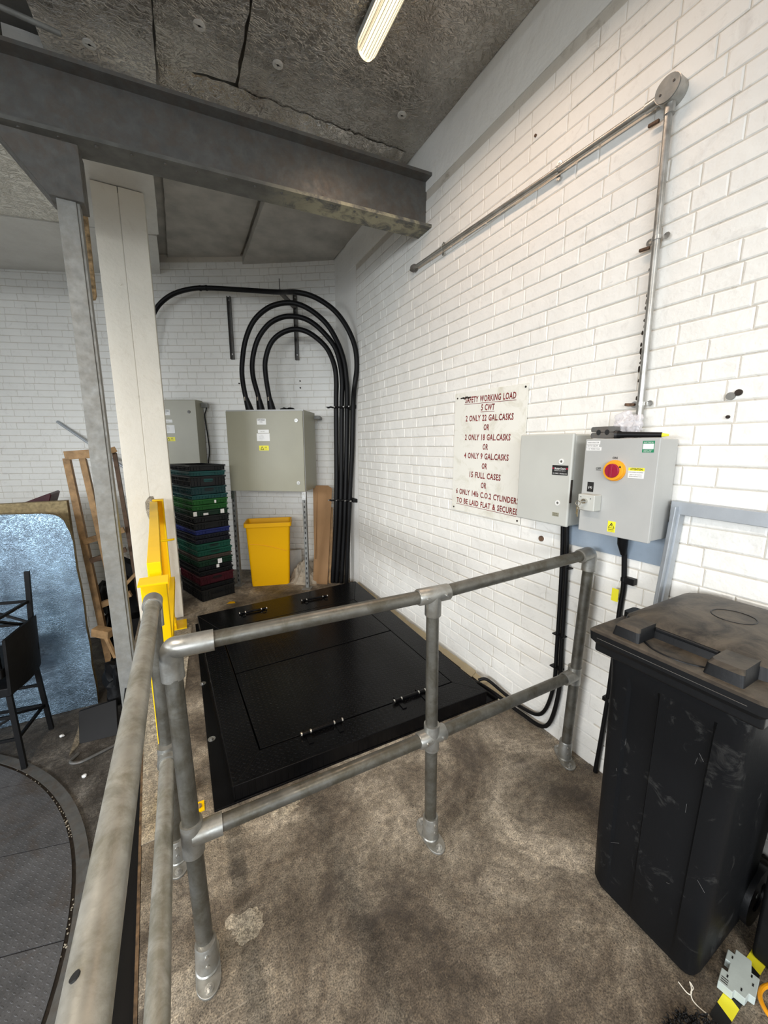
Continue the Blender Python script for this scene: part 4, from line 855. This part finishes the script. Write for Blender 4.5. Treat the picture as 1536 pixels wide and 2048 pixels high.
# left cabinet
n2, e2 = V((.485, .875, 0)), V((.875, -.485, 0)); c1 = V((.222, 5.16, 0))
lc = thing('wall_cabinet', 'grey-green steel cabinet above the crate stack, half hidden by white column', 'cabinet', (.2, 5.2, 1.4))
box_on(c1 + n2 * .022, e2, n2, .62, .16, 1.40, 2.185).build('body', M['cabinet'], lc, .003)
box_on(c1, e2, n2, .62, .020, 1.40, 2.175).build('door', M['cabinet'], lc, .003)
q = c1 - e2 * .085 + V((0, 0, 2.04)); MB().tube([q, q - n2 * .006], .018, 20).build('lock', M['beam'], lc)
stickers(lc, c1, e2, n2, [(.415, .315, 2.0, 2.065, 'white'), (.415, .295, 1.915, 1.950, 'white'), (.42, .275, 1.79, 1.885, 'white'), (.395, .28, 1.695, 1.745, 'labelyellow')], None)
mb = MB(); q = c1 + n2 * .15
MB().bar(q + V((0, 0, 2.13)), q + e2 * .08 + V((0, 0, 2.13)), .04, .05).build('wall_bracket', M['galv'], lc, .003)
tag(MB().tube(smooth_path([q + e2 * .07 + V((0, 0, 2.14)), q + e2 * .05 + V((0, 0, 2.07)), q + e2 * .03 + V((0, 0, 2.0)), q + e2 * .045 + V((0, 0, 1.8)), q + e2 * .055 + V((0, 0, 1.6)), q + e2 * .03 + V((0, 0, 1.42)), q + e2 * .03 + V((0, 0, 1.3))]), .007, 8).build('thin_cable', M['rubber']), 'thin black cable hanging down the side of the cabinet behind crates', 'cable')

# thick black cables
def cam_scale(p, k): c = V((0, 0, 1.62)); return c + (V(p) - c) * k
A1 = [(0.780, 4.70, 1.99), (0.727, 4.691, 2.187), (0.704, 4.707, 2.417), (0.719, 4.696, 2.611), (0.762, 4.666, 2.816), (0.848, 4.606, 2.999), (0.985, 4.511, 3.123), (1.139, 4.403, 3.166), (1.273, 4.31, 3.146), (1.403, 4.219, 3.064), (1.524, 4.135, 2.933), (1.611, 4.074, 2.761), (1.667, 4.035, 2.579), (1.690, 4.021, 2.391), (1.694, 4.012, 2.098), (1.660, 4.035, .995), (1.608, 4.073, .008)]
A2 = [(0.885, 4.63, 1.99), (0.852, 4.603, 2.185), (0.81, 4.633, 2.415), (0.816, 4.629, 2.6), (0.874, 4.588, 2.801), (0.976, 4.517, 2.947), (1.091, 4.437, 3.016), (1.201, 4.36, 3.029), (1.318, 4.278, 3.001), (1.423, 4.205, 2.927), (1.53, 4.131, 2.8), (1.602, 4.08, 2.669), (1.640, 4.049, 2.486), (1.650, 4.038, 2.296), (1.643, 4.048, 2.072), (1.615, 4.062, .995), (1.562, 4.108, .008)]
A3 = [(0.995, 4.56, 1.99), (0.957, 4.53, 2.182), (0.934, 4.546, 2.411), (0.937, 4.544, 2.577), (0.992, 4.506, 2.749), (1.084, 4.442, 2.849), (1.213, 4.352, 2.895), (1.329, 4.27, 2.87), (1.438, 4.195, 2.787), (1.527, 4.133, 2.672), (1.58, 4.088, 2.509), (1.597, 4.08, 2.345), (1.592, 4.087, 2.073), (1.572, 4.093, .995), (1.519, 4.138, .008)]
A4 = [(-0.31, 5.48, 2.7), (-0.22, 5.478, 2.95), (-0.118, 5.463, 3.186), (-0.02, 5.394, 3.301), (0.115, 5.3, 3.379), (0.295, 5.175, 3.417), (0.47, 5.053, 3.413), (0.764, 4.848, 3.38), (1.10, 4.50, 3.30)] + [tuple(cam_scale(p, .965)) for p in ((1.242, 4.332, 3.27), (1.391, 4.228, 3.225), (1.528, 4.132, 3.133), (1.633, 4.058, 3.018), (1.721, 3.997, 2.858), (1.776, 3.959, 2.68), (1.788, 3.95, 2.482), (1.767, 3.965, 2.294))] + [(1.716, 3.895, 2.09), (1.712, 3.94, 1.55), (1.692, 3.985, .996), (1.650, 4.02, .008)]
for nm, pts, lab in (('a', A1, 'thick black cable, outer of the three arcs into the large cabinet top'), ('b', A2, 'thick black cable, middle of the three arcs into the large cabinet top'), ('c', A3, 'thick black cable, inner of the three arcs into the large cabinet top')):
    t_ = thing('power_cable', lab, 'cable', pts[-1], 'thick black power cables in the back corner')
    MB().tube(smooth_path(pts, 6), .027, 18).build('sheath', M['rubber'], t_)
    g0, g1 = V(pts[0]), V(pts[1]); d_ = (g1 - g0)
    MB().tube([g0, g0 + d_ * .15, g0 + d_ * .55, g0 + d_ * .95], 0, 18, True, [.050, .048, .040, .0285]).build('gland_boot', M['rubber'], t_)
    q = g1 + V((0, 0, -.02)) - n_ * .0285; MB().prism([q - e_ * .006 - V((0, 0, .02)), q + e_ * .006 - V((0, 0, .02)), q + e_ * .006 + V((0, 0, .02)), q - e_ * .006 + V((0, 0, .02))], -n_ * .002).build('cable_marker', M['curb'], t_)
t_ = thing('power_cable', 'thick black cable sweeping left along the back wall above the other arcs', 'cable', A4[-1], 'thick black power cables in the back corner')
MB().tube(smooth_path(A4, 6), .026, 18).build('sheath', M['rubber'], t_)
for p in ((.37, 5.125, 3.418), (.43, 5.08, 3.416)): MB().ring(V(p) - V((.006, -.004, 0)), V(p) + V((.006, -.004, 0)), .031, .025, 18).build('cable_tie', M['rubber'], t_)
for z, k in ((2.06, 0), (1.02, 1)):
    cl = thing('cable_clamp', ('upper' if k == 0 else 'lower') + ' black clamp strap holding the cable bundle to the corner wall', 'clamp', (1.75, 4.0, z), 'clamps on the cable bundle')
    pts = [(1.53, 4.12, z), (1.60, 4.055, z), (1.68, 3.985, z), (1.72, 3.93, z)]
    off = V((-.034, -.012, 0)); MB().tube([V(p) + off + V((0, 0, random.uniform(-.006, .006))) for p in smooth_path(pts, 4)], .010, 8).build('front_strap', M['blackpaint'], cl)
    MB().bar((1.745, 3.90, z), (1.745, 4.10, z), .03, .042).build('rail', M['blackpaint'], cl, .003)
    for i, p in enumerate(pts): MB().tube([V(p) + off, V(p) + off - V((.02, .014, 0))], .008, 6).build('clamp_bolt', M['zinc'], cl)
    MB().bar((1.70, 3.91, z + .0), (1.75, 3.91, z), .04, .034).build('bracket_end', M['blackpaint'], cl, .003)
# slotted channels fixed to the back wall and the angled bracket
def wch(s, z0, z1, lab):
    p, nn, ee, b_ = wall_at(s); t_ = thing('slotted_channel', lab, 'channel', (p.x, p.y, z0), 'slotted steel channels on the back wall')
    mb = MB()
    for o0, o1, d0, d1 in ((-.021, .021, .006, .010), (-.021, -.017, .006, .046), (.017, .021, .006, .046)):
        a = p + ee * o0 + nn * d0; b2 = p + ee * o1 + nn * d0; mb.prism([V((a.x, a.y, z0)), V((b2.x, b2.y, z0)), V((b2.x, b2.y, z1)), V((a.x, a.y, z1))], nn * (d1 - d0))
    mb.build('channel', M['beam'], t_)
    for z in (z0 + .06, z1 - .04): q = p + nn * .012 + V((0, 0, z)); MB().tube([q, q + nn * .012], .010, 6).build('bolt', M['zinc'], t_)
wch(1.325, 2.68, 3.39, 'dark slotted channel upright on the back wall, left of the cable arcs')
wch(.52, 2.66, 3.40, 'dark slotted channel upright on the back wall behind the cable arcs')
p, nn, ee, b_ = wall_at(.52)
tag(MB().bar(p + nn * .06 + V((0, 0, 3.24)), V((1.105, 4.49, 3.315)), .045, .025).tube([(1.12, 4.50, 3.30), (1.12, 4.50, 3.44)], .005, 8).build('angled_bracket', M['beam']), 'grey steel arm sloping from the wall channel up to the long cable', 'bracket')
for s, z in ((1.27, 2.40), (.50, 2.42), (.50, 2.34)):
    p, nn, ee, b_ = wall_at(s, z); MB().tube([p + nn * .012, p - nn * .02], .009, 10).build('wall_hole', M['grime_shade'], wb)
# thin painted conduits in the corner
for x, y, k in ((1.735, 4.17, 0), (1.738, 4.09, 1)):
    tag(MB().tube([(x, y, .0), (x, y, 2.35)], .011, 12).build('corner_conduit', M['plaster']), ('left' if k == 0 else 'right') + ' of the two thin pale conduits behind the cable bundle', 'conduit', 'thin conduits in the corner')

# cardboard, rags, yellow bin, small plate, paper
cs = thing('cardboard_sheet', 'tall folded strip of brown cardboard leaning between cabinet strut and cables', 'cardboard', (1.38, 4.16, 0))
MB().prism([(1.30, 4.225, 0), (1.445, 4.12, 0), (1.60, 4.30, 1.13), (1.56, 4.325, 1.165), (1.44, 4.41, 1.165)], (.004, .006, 0)).build('front_flap', M['cardboard'], cs)
MB().prism([(1.33, 4.24, 0.3), (1.34, 4.23, .3), (1.45, 4.40, 1.16), (1.405, 4.43, 1.16)], (.004, .006, 0)).build('side_flap', M['cardboard'], cs)
tag(MB().prism([(1.47, 4.15, 0), (1.51, 4.125, 0), (1.60, 4.29, .9), (1.56, 4.32, .9)], (.006, .008, 0)).build('board_offcut', M['timber']), 'narrow pale board offcut tucked behind the cardboard strip', 'board')
mb = MB(); rnd = random.Random(31); G = 34; vs = []
from mathutils import noise as mn
for i in range(G + 1):
    for j in range(G + 1):
        u, v_ = i / G * 2 - 1, j / G * 2 - 1; r2 = max(0, 1 - (u * u + v_ * v_) ** .7)
        p = V((1.27, 4.39, 0)) + e_ * u * .19 + n_ * v_ * .19
        h = .24 * r2 * (1 - .25 * u) + .05 * abs(mn.noise(V((u * 3, v_ * 3, 1)))) * (r2 > 0) + .05 * mn.noise(V((u * 7, v_ * 7, 5))) * r2 ** .4 + .03 * abs(mn.noise(V((u * 13, v_ * 13, 2)))) * r2 ** .4
        h += .045 * math.sin(u * 9 + 4 * mn.noise(V((u * 2, v_ * 2, 8)))) * r2 ** .5
        vs.append((p.x + .03 * mn.noise(V((u * 3, v_ * 3, 9))), p.y + .03 * mn.noise(V((u * 3, v_ * 3, 4))), max(.004, h)))
mb.add(vs, [(i * (G + 1) + j, (i + 1) * (G + 1) + j, (i + 1) * (G + 1) + j + 1, i * (G + 1) + j + 1) for i in range(G) for j in range(G)], True)
tag(mb.build('dust_sheet', M['cloth']), 'crumpled grey-brown dust sheet heaped between yellow bin and cabinet strut', 'cloth')
tag(bx((1.03, 4.60, 0), (1.28, 4.62, .34)).build('grey_plate', M['foil_back'], bev=.003), 'grey metal plate standing against the back wall behind the dust sheet', 'plate')
yb = thing('waste_bin', 'tall slim yellow open waste bin on the floor under the large cabinet', 'bin', (.85, 4.5, 0))
be_, bn_ = V((.963, -.269, 0)), V((.269, .963, 0)); o0 = V((.640, 4.468, 0))
def bs(z, g, dep=.25): # g: growth
    c_ = [o0 - be_ * g - bn_ * g, o0 + be_ * (.425 + g) - bn_ * g, o0 + be_ * (.425 + g) + bn_ * (dep + g), o0 - be_ * g + bn_ * (dep + g)]
    out = []; r_ = .03
    for k in range(4):
        pr_, cu, nx = c_[k - 1], c_[k], c_[(k + 1) % 4]; d0 = (pr_ - cu).normalized(); d1 = (nx - cu).normalized()
        for j in range(5):
            f = j / 4; out.append(cu + d0 * r_ * (1 - f) ** 2 + d1 * r_ * f ** 2 + V((0, 0, z)))
    return out
outer = [bs(0, 0), bs(.03, .004), bs(.70, .032), bs(.715, .034), bs(.72, .052), bs(.765, .052), bs(.765, .036), bs(.70, .026), bs(.05, -.002)]
loft(outer).build('shell', M['yellowbin'], yb)
mb = MB(); pts = [o0 - bn_ * (.004 + .030 * (.47 - .0 + 0) / .70) + be_ * (.41 * k / 12 + .0) + V((0, 0, .52 - .10 * (k / 12) ** 1.6)) for k in range(13)]
mb.tube([p - bn_ * .003 for p in pts], .0025, 6); mb.build('moulded_line', M['orange'], yb)
tag(MB().prism([(.32, 4.075, .001), (.40, 4.055, .001), (.395, 4.10, .001), (.35, 4.115, .001)], (0, 0, .003)).build('paper_scrap', M['yellowbin']), 'yellow paper scrap on the concrete between crates and hatch', 'paper')

# ------------------------------------------------ stack of bread crates
cr, cl_ = V((.94, .34, 0)), V((-.34, .94, 0)); org = V((.093, 4.235, 0))
spec = [(.13, 'charcoal', 'bottom crate of the stack, tall and charcoal'), (.05, 'black', 'black crate directly under the maroon crate'), (.10, 'maroon', 'maroon crate low in the crate stack'),
        (.055, 'black', 'black crate directly on top of the maroon crate'), (.045, 'black', 'black crate with a torn white sticker below the dark green ones'), (.070, 'dgreen', 'dark green crate with a white printed mark in the lower stack'), (.045, 'brown', 'brown-rimmed crate below the sea green crates'),
        (.065, 'mint', 'lower of the two sea green crates in the stack'), (.070, 'mint', 'upper of the two sea green crates in the stack'), (.050, 'navy', 'dark navy crate on top of the sea green crates'), (.045, 'navy', 'dark navy crate directly under the blue crate'), (.055, 'blue', 'bright blue crate halfway up the crate stack'),
        (.075, 'black', 'black crate directly on top of the blue crate'), (.065, 'black', 'black crate just under the dark green crate with white stickers'), (.060, 'dgreen', 'dark green crate with white stickers below the bright green ones'), (.058, 'green', 'lower of the two bright green crates'), (.058, 'green', 'upper of the two bright green crates'),
        (.048, 'teal', 'teal crate directly on top of the bright green crates'), (.082, 'dteal', 'dark teal crate with a slot handle near the stack top'), (.108, 'black', 'deep black crate with teal handle hole near the stack top'), (.052, 'teal', 'teal crate second from the top of the stack'), (.062, 'black', 'topmost black crate of the stack')]
z = 0; rnd = random.Random(77); LW, LL = .37, .56
for ci, (h, cname, lab) in enumerate(spec):
    j = V((rnd.uniform(-.006, .006) - .012 * z, rnd.uniform(-.006, .006), 0)); ro = rnd.uniform(-.012, .012)
    T = Matrix.Translation(org + j + V((0, 0, z))) @ Matrix.Rotation(math.atan2(cr.y, cr.x) + ro, 4, 'Z')
    t_ = thing('bread_crate', lab, 'crate', (org.x, org.y, z), 'stacked bread crates beside the white column'); mt = M['c_' + cname]
    mb = MB(); th = .006; i_ = .012
    hh = h - .004
    for a, b_ in (((i_, i_, 0), (LW - i_, i_ + th, hh)), ((i_, LL - i_ - th, 0), (LW - i_, LL - i_, hh)), ((i_, i_, 0), (i_ + th, LL - i_, hh)), ((LW - i_ - th, i_, 0), (LW - i_, LL - i_, hh)), ((i_, i_, 0), (LW - i_, LL - i_, .006))): mb.box(a, b_, T)
    mb.build('shell', mt, t_)
    rh = min(.016, h * .3); mb = MB()
    for a, b_ in (((0, 0, hh - rh), (LW, i_ + .002, hh)), ((0, LL - i_, hh - rh), (LW, LL, hh)), ((0, i_, hh - rh), (i_ + .002, LL - i_, hh)), ((LW - i_, i_, hh - rh), (LW, LL - i_, hh))): mb.box(a, b_, T)
    mb.build('rim', mt, t_, .002)
    mb = MB(); n1 = 11
    for k in range(n1 + 1):
        x = .012 + (LW - .030) * k / n1
        if not (.36 < k / n1 < .64) or h < .05: mb.box((x, .004, .004), (x + .006, i_ + .001, hh - rh), T)
    for k in range(17):
        y = .012 + (LL - .030) * k / 16; mb.box((.004, y, .004), (i_ + .001, y + .006, hh - rh), T)
    for zz in (.004, ) + ((hh * .5,) if h > .05 else ()): mb.box((.006, .003, zz), (LW - .006, i_ + .001, zz + .004), T); mb.box((.003, .006, zz), (i_ + .001, LL - .006, zz + .004), T)
    mb.build('side_ribs', mt, t_)
    if h > .06:
        hc = 'c_teal' if ci == 19 else 'c_black'
        MB().prism([(x, .0095, zz) for x, zz in [(a_[0], a_[1]) for a_ in rrect(LW / 2, hh * .56, .048, min(.016, h * .2), min(.012, h * .15))]], (0, .003, 0), T).build('handle_hole', M[hc], t_)
    for (sx_, sw, sh) in {5: [(.20, .045, .05)], 4: [(.19, .03, .035)], 14: [(.0, .035, .045), (.28, .04, .045), (.10, .05, .022)], 16: [(.22, .018, .03)], 19: []}.get(ci, []):
        MB().box((sx_, -.001, .006), (sx_ + sw, .003, .006 + sh), T).build('sticker', M['white'], t_)
    z += h

# ------------------------------------------------ lower yard on the left
tt = thing('vehicle_turntable', 'large round steel tread plate turntable set in the lower yard floor', 'turntable', (-3.07, 2.13, LOW))
TC = V((-3.075, 2.132, LOW))
def sector(r0, r1, a0_, a1_, z, th, mat, name, n=40):
    vs = []; 
    for k in range(n + 1):
        a = a0_ + (a1_ - a0_) * k / n
        for r_ in (r0, r1):
            for zz in (z, z + th): vs.append(TC + V((r_ * math.cos(a), r_ * math.sin(a), zz)))
    fs = []
    for k in range(n):
        b_ = k * 4; c_ = b_ + 4; fs += [(b_, b_ + 2, c_ + 2, c_), (b_ + 1, c_ + 1, c_ + 3, b_ + 3), (b_, c_, c_ + 1, b_ + 1), (b_ + 2, b_ + 3, c_ + 3, c_ + 2)]
    fs += [(0, 1, 3, 2), (n * 4, n * 4 + 2, n * 4 + 3, n * 4 + 1)]
    return MB().add(vs, fs).build(name, M[mat], tt)
sector(2.358, 2.425, 0, 2 * math.pi, 0, .010, 'beam', 'ring_plate', 120)
# deck of separate straight-jointed plates
Rt = 2.338
def chordx(y): return math.sqrt(max(0, Rt * Rt - y * y))
dirn = R(-14); ca, sa = math.cos(dirn), math.sin(dirn)
ys = [-2.33, -1.75, -1.15, -.55, .05, .62, 1.2, 1.8, 2.33]
for y0, y1 in zip(ys, ys[1:]):
    for side in (-1, 1):
        pts = [(0.004 * side, y0 + .004), ]
        for k in range(13):
            y = y0 + .004 + (y1 - y0 - .008) * k / 12; pts.append((side * chordx(y), y))
        pts.append((0.004 * side, y1 - .004))
        MB().prism([TC + V((x * ca - y * sa, x * sa + y * ca, .001)) for x, y in pts], (0, 0, .010)).build('deck_plate', M['turnplate'], tt)
sector(2.336, 2.36, 0, 2 * math.pi, -.0, .002, 'grime_shade', 'gap_shadow', 120)  # dark ring colours in the shade of the gap round the deck
mb = MB(); rnd = random.Random(41)
for k in range(46):
    a = rnd.choice((rnd.uniform(.28, .40), rnd.uniform(-.02, .12), rnd.uniform(.4, .75))); q = TC + V((math.cos(a), math.sin(a), 0)) * rnd.uniform(2.34, 2.356) + V((0, 0, .008)); mb.blob(q, (rnd.uniform(.003, .006),) * 3, k, 1, .3)
mb.build('gap_rubble', M['curb'], tt)['kind'] = 'stuff'
# insulation board leaning
fbd = thing('foil_insulation_board', 'large silver foil faced insulation board leaning in the lower yard', 'board', (-1.5, 4.45, LOW))
rnd = random.Random(8)
def lean(u, z): return V((-.925 - u - .035 * (z - LOW), 4.40 + .02 + (z - LOW) * .115, z))
edge_pts = [(1.2, LOW), (1.0, LOW), (.5, LOW + .005), (.0, LOW)] + [(rnd.uniform(-.006, .006), LOW + .2 * k) for k in range(1, 8)] + [(.0, .70), (.012, .80), (.03, .86), (.045, .92), (.08, .965), (.12, .985), (.2, 1.00), (.3, 1.005), (.6, 1.02), (1.2, 1.03)]
pf = [lean(u, z) for u, z in edge_pts]
MB().prism([p + V((0, .004, 0)) for p in pf], (0, .075, 0)).build('foam_core', M['tan_foam'], fbd)
G1, G2 = 60, 60; mb = MB(); mb.prism(pf, (0, .004, 0)); mb.build('foil_face', M['foil_skyblue'], fbd)
tag(MB().prism([(-1.02, 4.78, LOW), (-2.4, 4.78, LOW), (-2.4, 5.0, 1.07), (-1.07, 5.0, 1.07)], (0, .09, 0)).build('backing_panel', M['tan_foam']), 'tan edged insulation panel standing behind the silver foil board', 'panel')
# dark red crate corner behind the board
tag(MB().prism([(-1.62, 5.15, .99), (-1.235, 5.15, 1.145), (-1.22, 5.15, 1.13), (-1.27, 5.15, .98)], (0, .35, 0)).build('garden_chair', M['c_maroon'], bev=.008), 'dark red plastic chair corner showing above the silver foil board', 'chair')
# timber frame
tf = thing('wooden_rack', 'tall narrow softwood frame leaning between foil board and galvanised post', 'frame', (-.8, 5.0, LOW))
def tb(p, q, w_=.045, h_=.09, name='timber', mat='timber'): return MB().bar(p, q, w_, h_, (0, 1, 0)).build(name, M[mat], tf, .002)
tb((-1.055, 5.18, 1.50), (-.83, 4.75, LOW), .06, .09, name='stile'); tb((-.905, 5.10, 1.50), (-.65, 4.72, LOW), .055, .09, name='stile'); tb((-.64, 5.25, 1.56), (-.48, 4.85, LOW), .04, .06, 'stile', 'timberdark')
tb((-1.06, 5.15, 1.535), (-.76, 5.10, 1.56), .09, .05, 'rail'); tb((-.78, 5.12, 1.54), (-.62, 5.2, 1.60), .06, .04, 'rail')
tb((-.98, 4.99, .62), (-.60, 4.98, .72), .06, .05, 'rail'); tb((-.93, 4.93, .42), (-.60, 4.95, .50), .05, .05, 'rail', 'timberdark'); tb((-.92, 4.93, -.10), (-.60, 4.90, .0), .06, .05, 'rail'); tb((-.74, 4.85, .02), (-.35, 4.95, .40), .03, .05, 'brace')
# metal rod leaning on the wall
tag(MB().tube([(-1.29, 6.12, 1.935), (-.42, 5.62, 1.21)], .017, 12).build('metal_rod', M['alu']), 'grey metal tube leaning diagonally against the white brick wall at left', 'tube')
# debris between board and post
for p, r_, sd, lab in (((-.62, 5.42, -.42), (.40, .24, .62), 3, 'large black refuse sack heap behind the galvanised post'), ((-.60, 4.22, -.66), (.17, .20, .27), 7, 'black refuse sack on the lower floor left of the long rail')):
    tag(MB().blob(p, r_, sd, 4, .55).build('refuse_sack', M['blackcloth']), lab, 'sack')
tag(MB().prism([(-.975, 3.84, LOW), (-.69, 3.81, LOW), (-.70, 3.98, -.70), (-.985, 4.0, -.735)], (.01, .02, 0)).build('dark_panel', M['blackpaint'], bev=.003), 'dark grey rectangular panel propped on the lower floor beside foil board', 'panel')
tag(MB().bar((-.86, 4.35, -.14), (-.72, 4.27, -.17), .09, .08).bar((-.78, 4.27, -.12), (-.70, 4.22, -.40), .03, .03).build('timber_offcut', M['timber'], bev=.004), 'short softwood block sticking out between foil board and galvanised post', 'timber')
tag(MB().prism([(-.70, 4.1, -.50), (-.66, 4.1, -.50), (-.655, 4.1, -.57), (-.69, 4.1, -.58)], (0, .02, 0)).prism([(-.74, 4.08, -.62), (-.66, 4.08, -.62), (-.67, 4.08, -.68), (-.70, 4.08, -.65)], (0, .02, 0)).build('torn_paper', M['white']), 'torn white paper in the dark heap behind the long rail', 'paper')
tag(MB().tube(smooth_path([(-.95, 3.70, LOW + .012), (-.99, 3.62, LOW + .012), (-.92, 3.58, LOW + .012), (-.80, 3.62, LOW + .012), (-.66, 3.68, LOW + .012)]), .012, 8).build('rubber_strip', M['beam']), 'grey rubber strip curled on the lower floor below the foil board', 'strip')
tag(MB().prism([(-1.03, 4.20, LOW + .002), (-.95, 4.05, LOW + .002), (-.98, 3.80, LOW + .002), (-1.02, 3.72, LOW + .002), (-1.01, 3.95, LOW + .03)], (.0, .0, .008)).build('cardboard_curl', M['curb']), 'curled brown strip on the lower floor in front of the foil board', 'strip')
for k, (x, y) in enumerate(((-.86, 3.40), (-1.13, 4.02))):
    tag(MB().blob((x, y, LOW + .012), (.018, .014, .012), k, 2, .4).build('litter', M['white']), ('scrap of white litter on the lower floor below the rubber strip', 'scrap of white litter beside the bar stool leg')[k], 'litter')
# bar stools
def stool(T, lab, parts_only=None):
    t_ = thing('bar_stool', lab, 'stool', T.translation, 'black bar stools in the lower yard'); w_ = .215; sh = .70
    legs = [(sx_ * w_, sy_ * w_) for sx_ in (-1, 1) for sy_ in (-1, 1)]
    def B(p, q, a, b_, nm, mt='blackpaint', bv=.002):
        o = MB().bar(T @ V(p), T @ V(q), a, b_, (0, 1, 0) if abs(p[2] - q[2]) > .2 else (0, 0, 1)).build(nm, M[mt], t_, bv); return o
    for x, y in legs: B((x * 1.08, y * 1.08, 0), (x * .95, y * .95, sh), .034, .034, 'leg')
    for z_ in (.26, .46):
        for (x0, y0), (x1, y1) in ((legs[0], legs[1]), (legs[2], legs[3]), (legs[0], legs[2]), (legs[1], legs[3])):
            if z_ == .46 and x0 == x1: continue
            B((x0, y0, z_), (x1, y1, z_), .022, .022, 'stretcher')
    B((legs[2][0], legs[2][1], .48), (legs[3][0], legs[3][1], .24), .018, .018, 'brace'); B((legs[0][0], legs[0][1], .24), (legs[2][0], legs[2][1], .46), .018, .018, 'brace')
    MB().box((-w_ - .02, -w_ - .02, sh - .06), (w_ + .02, w_ + .02, sh + .015), T).build('seat', M['blackcloth'], t_, .01)
    return t_, w_, sh
T = Matrix.Translation((-1.50, 3.985, LOW + .0105)) @ Matrix.Rotation(R(-8), 4, 'Z')
t_, w_, sh = stool(T, 'black bar stool with curved woven back standing at the left edge of view')
vs = []; n = 16
for i in range(n + 1):
    f = i / n * 2 - 1
    for th in (0, -.02):
        for z_ in (.66, 1.11): vs.append(T @ V((.235 + .03 * (1 - f * f) * 1.2 + th + .02 * (z_ > 1), f * .235, z_ + (.03 * (1 - f * f) if z_ > 1 else 0))))
fs = []
for i in range(n):
    a = i * 4; c_ = a + 4; fs += [(a, c_, c_ + 1, a + 1), (a + 2, a + 3, c_ + 3, c_ + 2), (a + 1, c_ + 1, c_ + 3, a + 3), (a, a + 2, c_ + 2, c_)]
fs += [(0, 1, 3, 2), (n * 4, n * 4 + 2, n * 4 + 3, n * 4 + 1)]
MB().add(vs, fs, True).build('backrest', M['blackcloth'], t_)
T2 = Matrix.Translation((-1.50, 3.98, LOW + .72 + .811)) @ Matrix.Rotation(R(-14), 4, 'Z') @ Matrix.Rotation(math.pi, 4, 'X')
stool(T2, 'black bar stool turned upside down on the other stool with legs up')

# ------------------------------------------------ ceiling lamps
def lamp(x, y0, y1, z, lab, power, color=(1.0, .88, .74)):
    t_ = thing('ceiling_light', lab, 'lamp', (x, y1, z), 'ribbed ceiling lights')
    bx((x - .05, y0, z - .02), (x + .05, y1, z + .03)).build('base', M['panelplastic'], t_, .004)
    mb = MB(); secs_ = []; n = 12
    for y, s_ in ((y0 + .01, .6), (y0 + .03, 1), (y1 - .05, 1), (y1 - .02, .85), (y1 - .004, .45)):
        secs_.append([(x + .055 * s_ * math.cos(R(180 + 180 * k / n)), y, z - .018 + .062 * s_ * math.sin(R(180 + 180 * k / n))) for k in range(n + 1)])
    loft(secs_).build('diffuser', M['lamp'], t_)
    mb = MB()
    for k in range(1, n): a = R(180 + 180 * k / n); mb.tube([(x + .0555 * math.cos(a), y0 + .03, z - .018 + .0625 * math.sin(a)), (x + .0555 * math.cos(a), y1 - .05, z - .018 + .0625 * math.sin(a))], .0016, 4)
    mb.build('diffuser_ribs', M['panelplastic'], t_)
    o = area('lamp_light', (x, (y0 + y1) / 2, z - .12), (x, (y0 + y1) / 2, 0), .1, y1 - y0, power, color, 150); o.parent = t_; o.location = V((x, (y0 + y1) / 2, z - .12)) - t_.location
lamp(1.055, .95, 2.19, 3.74, 'lit ribbed ceiling light with warm glow at the top of view', 10, (1.0, .74, .56))
lamp(-1.5, .2, 1.44, 3.74, 'ceiling light over the turntable, outside the view on the left', 46)
lamp(.5, -2.2, -.96, 3.74, 'added ceiling light behind the camera, unseen, lighting the floor from above', 26)  # unseen lamp added so the floor gets light from above
for o in bpy.data.objects:
    if o.type == 'LIGHT' and o.parent is None: pass
